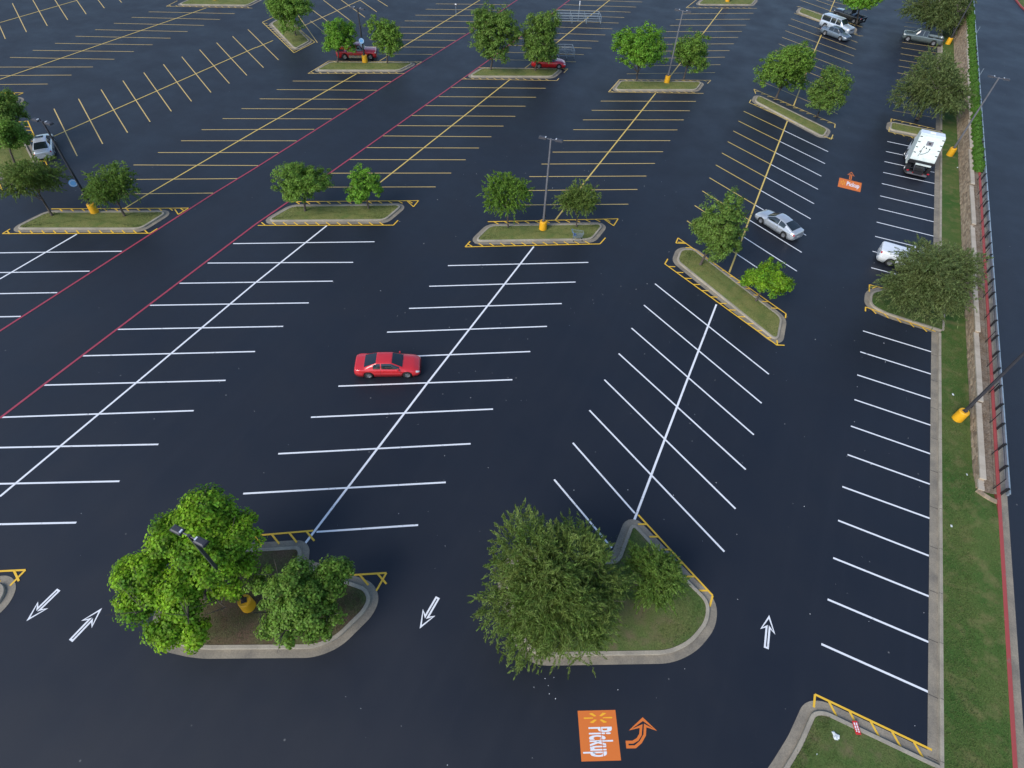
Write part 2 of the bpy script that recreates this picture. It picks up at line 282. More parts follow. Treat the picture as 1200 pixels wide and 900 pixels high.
CENTRES={'R4a':[(0.31,41.8),(0.31,31.69),(0.38,19.05)],'R4b':[(0.35,46.73),(0.32,56.0),(0.3,67.11),(0.32,81.19)],'R3a':[(-16.78,41.69),(-16.72,22.71),(-16.53,8.69)],'R3b':[(-16.72,46.63),(-16.77,54.0),(-16.64,80.19)],'R2a':[(-35.34,35.19),(-35.38,25.66),(-35.07,13.09),(-34.86,2.91)],'R2b':[(-35.37,44.01),(-35.13,74.04)],'R2c':[(-35.02,78.53),(-34.97,88.94),(-34.91,113.19)],'R1a':[(-53.96,23.31),(-53.95,16.09)],'R1b':[(-53.68,28.21),(-53.79,31.5),(-53.83,46.28),(-53.51,64.96)],'R1c':[(-53.4,70.25),(-53.89,100.7)],'L1':[(-71.59,34.35),(-70.79,65.18)],'L2':[(-89.86,40.9),(-88.27,73.51)],'L3':[(-107.74,53.25),(-107.15,65.4)]}
white_sets={'R0a','R0b','R4a','R3a','R2a','R1a'}
ZP=.006
def mark(name,mb,m): return mb.build(name,MT[m],lot)
for k,L in LINES.items():
    for a,b in L:
        wd=.12 if k in white_sets or k=='R4b' else .11
        if k=='R4b':
            t=(.36-a[0])/(b[0]-a[0]); c=(.36,a[1]+(b[1]-a[1])*t)
            mark('stall_line',MB().line(a,c,wd,ZP),'mid_yellow'); mark('stall_line',MB().line(c,b,wd,ZP),'white')
        else: mark('stall_line',MB().line(a,b,wd,ZP),'white' if k in white_sets else 'cream')
for k,P in CENTRES.items():
    for a,b in zip(P,P[1:]): mark('centre_line',MB().line(a,b,.145,ZP+.004),'white' if k in('R4a','R3a','R2a','R1a') else 'mid_yellow')
mark('centre_line',MB().line((0.36,85.97),(0.35,91.43),.145,ZP+.004),'mid_yellow')
mark('centre_line',MB().line((0.32,106.98),(0.43,115.85),.145,ZP+.004),'mid_yellow')
mark('centre_line',MB().line((0.35,91.43),(0.32,106.98),.145,ZP+.004),'mid_yellow')
mark('centre_line',MB().line((0.37,128.90),(0.48,144.82),.145,ZP+.004),'mid_yellow')
mark('centre_line',MB().line((-16.47,86.46),(-16.60,119.85),.145,ZP+.004),'mid_yellow')
mark('centre_line',MB().line((-70.68,74.41),(-70.57,89.73),.145,ZP+.004),'cream')
mark('centre_line',MB().line((-70.52,68.40),(-70.68,65.06),.145,ZP+.004),'mid_yellow')
for a,b in [((-71.17,77.57),(-65.47,74.26)),((-79.69,84.76),(-65.26,76.80)),((-75.62,86.40),(-65.14,80.33)),((-73.18,88.01),(-65.14,83.35)),((-70.65,89.67),(-65.03,86.38)),((-68.23,91.27),(-65.06,89.53)),
            ((-76.29,80.02),(-64.72,71.07)),((-5.24,132.72),(2.20,128.43)),((-2.68,134.40),(5.92,129.31)),((-5.40,136.65),(6.19,133.62)),((12.48,128.11),(17.70,129.07)),((12.67,125.42),(17.70,126.32)),((12.51,122.59),(17.70,123.44)),((12.61,130.61),(17.71,131.92))]:
    mark('stall_line',MB().line(a,b,.12,ZP),'cream')
for P in ([(-40.44,6.76),(-40.56,10.09),(-41.23,32.23)],[(-41.23,32.23),(-40.96,41.70),(-40.62,77.71)],[(-40.62,77.71),(-40.74,98.84),(-40.88,109.26),(-40.83,118.39)],
          [(-48.15,8.25),(-48.22,12.13),(-48.39,34.47)],[(-48.39,34.47),(-48.25,40.06),(-48.18,59.37),(-48.19,72.42)],[(-48.19,72.42),(-48.04,86.12),(-48.49,101.89),(-48.75,111.32)]):
    mb=MB()
    for a,b in zip(P,P[1:]): mb.line(a,b,.17,ZP+.008)
    mark('fire_lane_line',mb,'pink')
# arrows (outlined in paint)
ARW=[(-.13,0),(.13,0),(.13,1.12),(.40,.93),(0,1.9),(-.40,.93),(-.13,1.12)]
def arrow(x,y,rz_,m,s=1):
    c,sn=math.cos(rz_),math.sin(rz_); P=[(x+(a*c-b*sn)*s,y+(a*sn+b*c)*s) for a,b in ARW]
    return mark('direction_arrow',strip_outline(P,.10*s,ZP),m)
for tail,ang in (((-26.69,0.61),180),((-23.78,-0.94),0),((-7.97,9.59),180),((9.14,15.14),5)): arrow(tail[0],tail[1],R(ang),'white')
arrow(8.78,69.75,0,'orange',1.0)
mark('direction_arrow',strip_outline([(3.70,7.67),(4.00,7.82),(4.15,8.01),(4.21,8.24),(4.15,8.50),(3.71,8.16),(4.14,9.01),(4.96,8.76),(4.44,8.67),(4.53,8.32),(4.44,7.92),(4.25,7.59),(3.84,7.38)],.125,ZP),'orange')
# the two orange PICKUP panels
def text_mesh(txt):
    cu=bpy.data.curves.new('t','FONT'); cu.body=txt; cu.size=1; cu.offset=.028; cu.space_character=1.04; cu.resolution_u=3
    o=bpy.data.objects.new('t',cu); COL.objects.link(o); dg=bpy.context.evaluated_depsgraph_get(); me=bpy.data.meshes.new_from_object(o.evaluated_get(dg))
    v=[tuple(p.co) for p in me.vertices]; f=[tuple(p.vertices) for p in me.polygons]; bpy.data.objects.remove(o); bpy.data.meshes.remove(me)
    xs=[p[0] for p in v]; x0,x1=min(xs),max(xs); cap=.72
    return [((p[0]-x0)/(x1-x0),p[1]/cap) for p in v],f
TV,TF=text_mesh('Pickup')
def pickup(O,U,V,tu,tv,sc_,label):
    """O corner, U text direction, V letter-up direction; tu=(start,end) along U, tv=(baseline,captop) along V; sc_=(u,v,ru,rv) of the six-ray spark"""
    W=lambda u,v:(O[0]+U[0]*u+V[0]*v,O[1]+U[1]*u+V[1]*v)
    p=mark('pickup_panel',MB().poly([W(0,0),W(1,0),W(1,1),W(0,1)] if U[0]*V[1]-U[1]*V[0]>0 else [W(0,0),W(0,1),W(1,1),W(1,0)],ZP),'orange'); p['label']=label
    mb=MB(); mb.add([(*W(tu[0]+(tu[1]-tu[0])*a,tv[0]+(tv[1]-tv[0])*b),ZP+.005) for a,b in TV],TF); mb.build('lettering',MT['white'],p)
    mb=MB(); s=sc_
    for k in range(6):
        t=R(90+60*k); c,sn=math.cos(t),math.sin(t); pts=[]
        for r,h in ((.34,-.09),(.95,-.14),(1.0,0),(.95,.14),(.34,.09)): pts.append(W(s[0]+s[2]*(c*r-sn*h),s[1]+s[3]*(sn*r+c*h)))
        mb.poly(pts,ZP+.005)
    mb.build('spark_emblem',MT['amber'],p)
    return p,W
a,b,c,d=(1.13,7.83),(2.81,8.71),(3.79,6.78),(2.09,5.92)
pp,Wf=pickup(a,sub(d,a),sub(b,a),(.34,.92),(.27,.86),(.155,.52,.115,.38),'large orange panel with amber spark and white condensed lettering reading downwards')
mb=MB(); mb.line(Wf(.33,.565),Wf(.93,.565),.03,ZP+.009); mb.build('stencil_gap',MT['orange'],pp)
pickup((7.68,67.5),(2.33,0.02),(0,2.12),(.36,.92),(.36,.80),(.19,.55,.12,.26),'small orange panel with amber spark and white lettering below an arrow')

# ---------------------------------------------------------------- islands
def tri_fan(P,z): return MB().poly(P,z)
def hatch(lines,tick,m,parent,step=1.0,tl=.62,start=.45,wd=.11):
    """lines: polylines of paint; tick=[(a,b,angle)] rows of short bars from the line a-b towards the kerb"""
    for P in lines:
        mb=MB()
        for i,(a,b) in enumerate(zip(P,P[1:])): mb.line(a,b,wd,.020+.0015*i)
        mb.build('hatched_outline',MT[m],parent)
    for a,b,ang in tick:
        L=math.hypot(b[0]-a[0],b[1]-a[1]); n=int((L-start)/step)+1; mb=MB()
        for i in range(n):
            t=(start+i*step)/L; p=(a[0]+(b[0]-a[0])*t,a[1]+(b[1]-a[1])*t); mb.line(p,(p[0]+tl*math.cos(R(ang)),p[1]+tl*math.sin(R(ang))),wd,.026)
        for q in range(n):
            one=MB().add(mb.v[q*4:q*4+4],[(0,1,2,3)]); one.build('hatch_bar',MT[m],parent)
def island(grass,label,r=.55,turf='turf',gw=.42,kw=.16,lines=(),ticks=(),m='yellow',rounds=None,raise_=0,tl=.62):
    if area(grass)<0: grass=grass[::-1]; rounds=rounds[::-1] if rounds else None
    G_=rounded(grass,rounds if rounds else r); K1=offset(G_,kw); K2=offset(G_,kw+gw); n=len(G_)
    cx=sum(p[0] for p in G_)/n; cy=sum(p[1] for p in G_)/n
    t=thing('parking_island',label,'traffic island',(cx,cy,0),group='planted islands between the parking rows')
    Lc=lambda P:[(p[0]-cx,p[1]-cy) for p in P]
    G1,A,B=Lc(G_),Lc(K1),Lc(K2); A2=Lc(offset(G_,kw+.02)); A0=Lc(offset(G_,.02))
    mb=MB()
    for i in range(n):
        j=(i+1)%n
        mb.poly([(*A0[i],.155),(*A[i],.15),(*A[j],.15),(*A0[j],.155)][::-1])
        mb.poly([(*A[i],.15),(*A2[i],.125),(*A2[j],.125),(*A[j],.15)][::-1]); mb.poly([(*A2[i],.125),(*A2[i],0),(*A2[j],0),(*A2[j],.125)][::-1])
        mb.poly([(*G1[i],.10),(*A0[i],.155),(*A0[j],.155),(*G1[j],.10)][::-1])
    mb.build('kerb',MT['concrete'],t)
    mb=MB()
    for i in range(n):
        j=(i+1)%n; mb.poly([(*A2[i],.010),(*B[i],.014),(*B[j],.014),(*A2[j],.010)][::-1])
    mb.build('gutter',MT['gutter'],t)
    # turf: gently crowned sheet
    mb=MB(); ins=[(p[0]*.55,p[1]*.55) for p in G1]
    for i in range(n):
        j=(i+1)%n; mb.poly([(*G1[i],.135),(*G1[j],.135),(*ins[j],.19),(*ins[i],.19)])
    mb.v+= [(p[0],p[1],.19) for p in ins]; mb.f.append(tuple(range(len(mb.v)-n,len(mb.v)))); mb.build('turf',MT[turf],t)
    # ragged grass blades along the edge and over the turf
    rng=np.random.default_rng(int(abs(cx*31+cy*17))); g=np.array(G1); cnt=int(min(9000,abs(area(G1))*(150 if cy<50 else 60)))
    w=rng.dirichlet(np.ones(3),cnt); i1=rng.integers(0,n,cnt); i2=(i1+rng.integers(1,n,cnt))%n; P=(g[i1]*w[:,:1]+g[i2]*w[:,1:2]); h=rng.uniform(.03,.085,cnt); a_=rng.uniform(0,6.28,cnt); ww=rng.uniform(.008,.02,cnt)
    dx=np.stack([np.cos(a_)*ww,np.sin(a_)*ww,0*ww],1); base=np.concatenate([P,np.full((cnt,1),.14)],1); lean=np.stack([rng.normal(0,.03,cnt),rng.normal(0,.03,cnt),h+.02],1)
    V=np.stack([base-dx,base+dx,base+dx*.4+lean,base-dx*.4+lean],1).reshape(-1,3)
    link('grass_blades',np_quads('grass_blades',V,MT['blade']),None,t,kind='stuff')
    if lines or ticks:
        sh=lambda p:(p[0]-cx,p[1]-cy)
        hatch([[sh(p) for p in P] for P in lines],[(sh(a),sh(b),g_) for a,b,g_ in ticks],m,t,tl=tl)
    return t
island([(-59.15,21.39),(-49.76,26.61),(-49.76,29.47),(-58.99,24.22)],'grass island with two round trees and a yellow based lamp post, at the left edge',
  lines=[[(-59.70,21.03),(-59.61,20.25),(-48.46,26.51),(-48.47,27.35)],[(-59.43,24.90),(-48.56,31.16),(-48.57,29.91),(-49.50,30.38)]],ticks=[((-59.49,20.32),(-48.59,26.44),163),((-59.16,25.05),(-49.18,30.81),-14)])
island([(-40.45,33.21),(-31.17,38.55),(-31.11,41.28),(-40.05,36.00)],'grass island touching the red lane line, with two trees and no lamp post',
  lines=[[(-40.92,32.12),(-29.94,38.28),(-30.00,39.17)],[(-40.88,36.75),(-30.11,43.03),(-29.96,41.85),(-31.09,42.44)]],ticks=[((-40.75,32.26),(-30.08,38.20),163),((-40.88,36.75),(-30.57,42.73),-14)])
island([(-21.80,39.89),(-12.55,45.32),(-12.40,47.95),(-21.68,42.46)],'grass island with a yellow based lamp post and an abandoned shopping cart',
  lines=[[(-22.32,39.54),(-22.31,38.57),(-11.49,45.07),(-11.36,46.25)],[(-22.36,43.15),(-11.35,49.87),(-11.34,48.50),(-12.53,49.10)]],ticks=[((-22.12,38.69),(-11.70,44.95),163),((-22.26,43.21),(-11.96,49.50),-14)])
island([(-4.21,46.03),(5.62,39.78),(5.49,42.56),(-3.44,48.29),(-4.31,47.74)],'slanted grass island with a tall dark tree and a small bright tree',
  lines=[[(-5.16,45.95),(-5.19,45.08),(5.84,39.19),(5.71,39.78)],[(-4.28,49.13),(-5.16,48.72),(-5.20,49.63),(5.86,43.43),(5.90,42.85)]],ticks=[((-5.19,45.08),(5.84,39.19),25),((-4.85,49.43),(5.79,43.45),205)])
island([(-4.29,86.36),(5.03,80.95),(4.77,78.77),(-4.30,84.56)],'slanted grass island with two leafy trees, above the parked silver coupe',m='mid_yellow',
  lines=[[(-4.77,87.10),(-5.27,88.52),(5.83,83.22),(5.89,82.08)],[(-4.97,84.86),(-4.99,83.81),(5.84,78.63),(5.90,80.03)]],ticks=[((-4.88,88.28),(5.67,83.26),205),((-4.87,83.73),(5.74,78.69),25)])
island([(-4.26,127.81),(4.88,122.24),(4.84,119.45),(-4.40,125.10)],'farthest slanted grass island, half hidden by the silver estate vehicle',m='cream',
  lines=[[(-5.06,128.70),(6.13,123.58)],[(-5.12,124.46),(6.15,118.80)]],ticks=[((-5.06,128.70),(6.13,123.58),205),((-5.12,124.46),(6.15,118.80),25)])
island([(-21.57,78.33),(-12.25,83.95),(-12.21,86.62),(-21.72,81.19)],'grass island with yellow based lamp post between a broad tree and a smaller one',m='cream',
  lines=[[(-22.26,81.85),(-22.21,77.24),(-10.99,83.49)],[(-22.26,81.85),(-11.15,88.30),(-11.30,86.96)]],ticks=[((-22.01,77.36),(-11.25,83.37),163),((-22.05,81.95),(-11.68,88.04),-14)])
island([(-40.04,72.16),(-30.70,77.78),(-30.67,80.39),(-39.80,75.14)],'grass island with two dense round trees beside the red coupe',m='cream',
  lines=[[(-40.74,70.82),(-29.53,77.01),(-29.57,77.84)],[(-40.58,75.36),(-29.76,81.51),(-29.71,79.97)]],ticks=[((-40.53,70.92),(-29.69,76.95),163),((-40.37,75.46),(-30.34,81.19),-14)])
island([(-58.47,63.20),(-49.35,68.78),(-49.03,71.70),(-58.48,66.13)],'grass island with lamp post and two airy trees in front of the dark red pickup',m='cream',
  lines=[[(-59.22,66.49),(-58.94,61.80),(-48.17,68.41)],[(-59.22,66.49),(-48.30,72.94),(-48.37,71.72)]],ticks=[((-58.66,61.97),(-48.27,68.35),163),((-59.03,66.61),(-49.12,72.47),-14)])
island([(-20.67,119.49),(-12.59,124.51),(-12.47,127.89),(-20.50,123.16)],'far grass island with yellow lamp base cut by the top edge, right of centre',m='cream',
  lines=[[(-21.69,121.89),(-22.15,116.60),(-11.27,123.32)]],ticks=[((-21.89,116.77),(-11.40,123.24),163)])
island([(-92.58,72.40),(-83.82,77.64),(-84.29,81.09),(-93.02,75.83)],'far grass island with yellow lamp base cut by the top edge, left side',m='cream',
  lines=[[(-94.40,73.54),(-93.82,70.75),(-82.31,77.25)]],ticks=[((-93.60,70.89),(-82.56,77.14),163)])
island([(-74.91,73.29),(-65.81,67.60),(-66.00,70.72),(-75.48,76.69)],'grass island lying crosswise to its neighbours with one leafy tree',m='mid_yellow',
  lines=[[(-76.87,75.92),(-76.77,73.23),(-65.05,66.36),(-65.13,71.01),(-71.33,74.42)]],ticks=[((-76.74,73.20),(-65.20,66.45),25),((-71.45,74.56),(-65.28,71.11),205)])
island([(-74.30,28.95),(-66.99,25.90),(-65.48,28.25),(-74.69,32.64),(-75.40,31.78)],'grass island beside the silver coupe at the left edge of the lot',
  lines=[[(-77.81,34.67),(-77.09,35.34),(-65.65,29.41)],[(-74.13,28.55),(-66.08,24.73),(-65.74,25.46)]],ticks=[((-76.87,35.23),(-67.06,30.18),205)])
island([(-85.49,31.96),(-79.97,34.98),(-82.83,38.45),(-88.29,35.72)],'grass island at the left edge under the leftmost tree',
  lines=[[(-89.91,36.68),(-84.03,39.80),(-83.95,38.19)]],ticks=[((-89.91,36.68),(-84.47,39.53),-14)])
# large rounded islands at the ends of the rows
g5=[(-21.51,5.38),(-16.60,8.30),(-16.03,7.42),(-11.82,8.00),(-11.36,7.71),(-11.28,7.12),(-11.74,5.34),(-12.44,4.53),(-17.63,1.88),(-19.38,1.41),(-20.37,1.93)]
island(g5,'large rounded island with bare soil, two big trees and a lamp post',turf='turf_bare',rounds=[.6,.25,.35,.6,.5,.8,.9,.8,.7,.9,.9],gw=.45,kw=.2,tl=.85,
  lines=[[(-20.96,6.92),(-16.63,9.68)],[(-13.30,8.28),(-11.29,9.47),(-11.21,8.35)]],ticks=[((-20.71,7.07),(-16.84,9.54),-19),((-12.98,8.47),(-11.33,9.45),-19)])
g6=[(0.49,18.64),(4.21,16.70),(5.62,16.06),(5.77,15.04),(5.27,13.66),(4.38,12.63),(-2.11,9.26),(-4.9,12.1),(-5.0,13.6),(0.51,15.93)]
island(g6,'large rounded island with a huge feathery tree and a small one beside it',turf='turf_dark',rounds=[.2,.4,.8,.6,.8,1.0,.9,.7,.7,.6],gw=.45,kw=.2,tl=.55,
  lines=[[(0.49,19.62),(5.86,16.68),(5.86,15.98)]],ticks=[((0.77,19.46),(5.69,16.76),207)])
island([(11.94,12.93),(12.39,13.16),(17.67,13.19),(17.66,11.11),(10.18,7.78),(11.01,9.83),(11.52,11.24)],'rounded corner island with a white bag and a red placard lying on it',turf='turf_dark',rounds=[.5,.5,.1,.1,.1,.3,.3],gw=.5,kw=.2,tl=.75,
  lines=[[(11.83,13.32),(11.81,13.97),(17.33,13.98)]],ticks=[((12.03,13.96),(17.18,13.98),-51)])
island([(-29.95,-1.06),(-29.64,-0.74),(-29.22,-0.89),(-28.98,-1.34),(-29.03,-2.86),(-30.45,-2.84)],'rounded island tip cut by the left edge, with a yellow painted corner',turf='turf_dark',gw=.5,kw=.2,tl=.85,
  lines=[[(-31.23,-0.58),(-29.28,0.54),(-29.20,-0.42)]],ticks=[((-31.07,-0.49),(-29.33,0.52),-19)])
island([(12.32,49.85),(12.36,48.09),(13.62,47.66),(17.87,47.57),(18.03,52.17),(13.33,50.79)],'grass peninsula under the broad tree beside the covered white pickup',turf='lawn_strip',rounds=[.6,.8,.5,.1,.1,.5],kw=.18,tl=.6,
  lines=[[(11.95,47.06),(11.92,47.67),(17.44,47.22)],[(12.06,50.04),(12.01,51.10),(17.15,51.50)]],ticks=[((11.97,47.66),(17.31,47.21),-51),((12.17,51.11),(16.88,51.48),-128)])
island([(12.34,87.22),(12.27,85.19),(18.06,85.51),(18.07,87.55)],'small grass island right in front of the white sweeper truck',r=.4,tl=.5,m='mid_yellow',
  lines=[[(12.11,85.99),(12.08,84.53),(17.19,84.61)],[(12.19,87.64),(12.18,88.64),(17.27,88.48)]],ticks=[((12.13,84.54),(17.00,84.59),-51),((12.25,88.63),(16.98,88.57),-128)])

# ---------------------------------------------------------------- the right-hand side: kerb, lawn strip, wall, fence, rail, road
def ribbon(name,m,xs_z,y0=-40,y1=400,step=3,parent=None,kind='structure'):
    """xs_z: list of (x, zfunc) across; swept along y"""
    ys=[y0+i*step for i in range(int((y1-y0)/step)+1)]; mb=MB(); n=len(xs_z)
    for y in ys:
        for x,zf in xs_z: mb.v.append((x(y) if callable(x) else x,y,zf(y) if callable(zf) else zf))
    for i in range(len(ys)-1):
        for j in range(n-1): a=i*n+j; mb.f.append((a,a+1,a+n+1,a+n))
    return mb.build(name,MT[m],parent,kind=kind)
drift=lambda x0:(lambda y:x0+max(0,y-45)*.0068)
for y0,y1 in ((13.3,47.0),(52.8,84.9),(88.2,400)):      # broken where the islands join the verge
    n=max(2,int((y1-y0)/3)); st=(y1-y0)/n-1e-6
    ribbon('kerb_strip','gutter',[(drift(17.13),.004),(drift(17.13),.013),(drift(17.62),.010)],y0=y0,y1=y1,step=st)
    ribbon('kerb','concrete',[(drift(17.62),.0),(drift(17.64),.14),(drift(17.67),.158),(drift(17.80),.158),(drift(17.82),.10)],y0=y0,y1=y1,step=st)
mb=MB()
for y0,y1 in ((13.6,46.8),(53,84.6),(88.6,150)):
    y=y0
    while y<y1:
        x=drift(17.13)(y); mb.box(x+.25,y,.0125,.46,.022,.012); mb.box(x+.60,y,.1585,.12,.022,.008); mb.box(x+.512,y,.09,.012,.022,.12); y+=3.05
mb.build('expansion_joint',MT['black'],kind='stuff',label='thin dark expansion joints crossing the long kerb strip',category='joint')
def base_x(y): return 19.68+max(0,y-60)*.004
def lawnz(u):
    def f(y):
        k=min(1,max(0,(34-y)/5)); k=k*k*(3-2*k); return .13+k*u*(rz(y)+.12-.13)
    return f
ribbon('lawn_strip','lawn_strip',[(drift(17.80),.13),(lambda y:18.4,lawnz(.14)),(lambda y:19.1,lawnz(.42)),(lambda y:base_x(y)-.02,lawnz(.72)),(lambda y:20.2,lambda y:lawnz(.9)(y) if y<33 else .1),(20.70,lambda y:lawnz(1.0)(y) if y<33 else .1)],y0=-40,y1=220,step=1)
rng=np.random.default_rng(5); cnt=26000
yy=4+44*rng.random(cnt)**1.2; xx=rng.uniform(17.85,20.6,cnt); keep=(yy<31)|(xx<19.5); xx=xx[keep]; yy=yy[keep]; cnt=len(xx)
zz=np.array([.13+(lambda k:(k*k*(3-2*k))*((x-17.8)/2.9)*(rz(y)-.01))(min(1,max(0,(34-y)/5))) for x,y in zip(xx,yy)])
a_=rng.uniform(0,6.28,cnt); ww=rng.uniform(.01,.022,cnt); h=rng.uniform(.03,.09,cnt)
dx=np.stack([np.cos(a_)*ww,np.sin(a_)*ww,0*ww],1); base=np.stack([xx,yy,zz],1); lean=np.stack([rng.normal(0,.03,cnt),rng.normal(0,.03,cnt),h],1)
link('grass_blades',np_quads('grass_blades',np.stack([base-dx,base+dx,base+dx*.4+lean,base-dx*.4+lean],1).reshape(-1,3),MT['blade']),kind='stuff',label='short grass blades standing on the lawn strip beside the kerb',category='grass')
def wtop(y): return .14+round((rz(y)+.02-.14)/.2)*.2 if y>32 else .14+.4
mb=MB(); mb2=MB(); rnd_=random.Random(4)
y=31.2; WALL_END=150
courses={}
while y<WALL_END:
    top=wtop(y+.2); n=int(round((top-.14)/.2))
    for k in range(n):
        off=(.2 if k%2 else 0); xx=base_x(y)+.022*k+rnd_.uniform(-.012,.012)
        mb.box(xx+.15+rnd_.uniform(-.015,.015),y+off+.2,.14+k*.2+.1,.30,.376,.172,rz=rnd_.uniform(-.02,.02),top=.97)
    mb2.box(base_x(y)+.022*n+.150,y+.2,top+.05,.36,.392,.10,rz=rnd_.uniform(-.012,.012))
    y+=.4
for k in range(12):   # curved return of the wall towards the road
    t=k/12; px=base_x(31)+.15+t*1.0; py=31.1-.5*math.sin(t*1.5)
    mb.box(px,py,.14+.1+.2*t,.38,.30,.2,rz=-.45+t*.3,top=.97); mb.box(px,py,.14+.3+.18*t,.36,.29,.19,rz=-.45+t*.3,top=.97)
wl=thing('retaining_wall','long tan block retaining wall stepping up between the lawn strip and the road','wall',(0,0,0))
mb.build('wall_block',MT['block'],wl,kind='stuff'); mb2.build('coping_stone',MT['coping'],wl,kind='stuff')
ribbon('planting_bed','soil',[(lambda y:base_x(y)+.30,lambda y:wtop(y)-.05),(20.45,lambda y:max(wtop(y)-.03,rz(y)-.05)),(20.71,lambda y:rz(y)+.08)],y0=31.2,y1=220,step=1.2)
mb=MB(); rr=random.Random(9)
for i in range(900):   # clods, bark and pebbles on the bed
    yy=31.6+62*rr.random()**1.3; xx=rr.uniform(20.02,20.64); s=rr.uniform(.03,.10); mb.box(xx,yy,rz(yy)+.0,s,s*rr.uniform(.6,1.6),s*.8,rz=rr.uniform(0,3),top=.5)
link('bed_debris',mb.mesh(),MT['soil'],kind='stuff',label='clods of soil and bark scattered over the narrow planting bed',category='soil')
ribbon('red_kerb','red_kerb',[(20.70,lambda y:rz(y)-.3),(20.70,lambda y:rz(y)+.13),(20.73,lambda y:rz(y)+.15),(20.90,lambda y:rz(y)+.15),(20.93,lambda y:rz(y)+.02)])
ribbon('road_gutter','gutter',[(20.93,lambda y:rz(y)+.015),(21.36,lambda y:rz(y)+.012)])
ribbon('road','road',[(21.355,lambda y:rz(y)+.004),(70,lambda y:rz(y)+.004),(70.2,0)],step=6)
P=[(27.0,150),(27.55,144),(28.0,140.3),(28.55,137.2),(29.5,134),(32,129),(38,122)]
for nm,mm,o1,o2,zz in (('red_kerb','red_kerb',0,.22,.15),('road_verge','lawn_strip',.22,9,.14)):
    mb=MB()
    for a,b in zip(P,P[1:]):
        z0=rz(a[1])+zz; z1=rz(b[1])+zz
        mb.poly([(a[0]+o1,a[1],z0),(b[0]+o1,b[1],z1),(b[0]+o2,b[1]+o2*.5,z1),(a[0]+o2,a[1]+o2*.5,z0)])
        if o1==0: mb.poly([(a[0],a[1],z0),(a[0],a[1],z0-.15),(b[0],b[1],z1-.15),(b[0],b[1],z1)])
    mb.build(nm,MT[mm],kind='structure')
# guard rail
gr=thing('guard_rail','pale galvanised guard rail along the edge of the raised road','guard rail',(0,0,0))
prof=[(0,.46),(.05,.50),(.05,.55),(0,.60),(0,.62),(.05,.67),(.05,.72),(0,.76),(-.04,.765),(-.04,.45)]
XG=21.06; mb=MB(); ys=[31+i*2 for i in range(60)]
for y in ys:
    for px,pz in prof: mb.v.append((XG+px*1.3,y,rz(y)+pz))
n=len(prof)
for i in range(len(ys)-1):
    for j in range(n): k=(j+1)%n; mb.f.append((i*n+j,i*n+k,(i+1)*n+k,(i+1)*n+j))
mb.f.append(tuple(range(n))); mb.build('rail',MT['galv'],gr)
pm=MB().box(-.09,0,.33,.12,.09,.78).box(-.02,0,.60,.10,.12,.34).mesh('post'); pm.materials.append(MT['black'])
y=31.3
while y<112:
    o=link('post',pm,None,gr); o.location=(XG-.05,y,rz(y)+.05); y+=1.905
pm=MB().tube([(0,0,0),(0,0,1.25)],.028,6).mesh('post'); pm.materials.append(MT['black'])
fe=thing('chain_link_fence','thin black fence of slender posts standing in the bed behind the guard rail','fence',(0,0,0)); y=31.6; ys=[]
while y<74:
    o=link('post',pm,None,fe); o.location=(20.55,y,rz(y)); ys.append(y); y+=2.95
for nm,z,r_ in (('top_rail',1.24,.016),('tension_wire',.66,.006),('tension_wire',.1,.006)):
    MB().tube([(20.55,yy,rz(yy)+z) for yy in ys],r_,4).build(nm,MT['black'],fe)

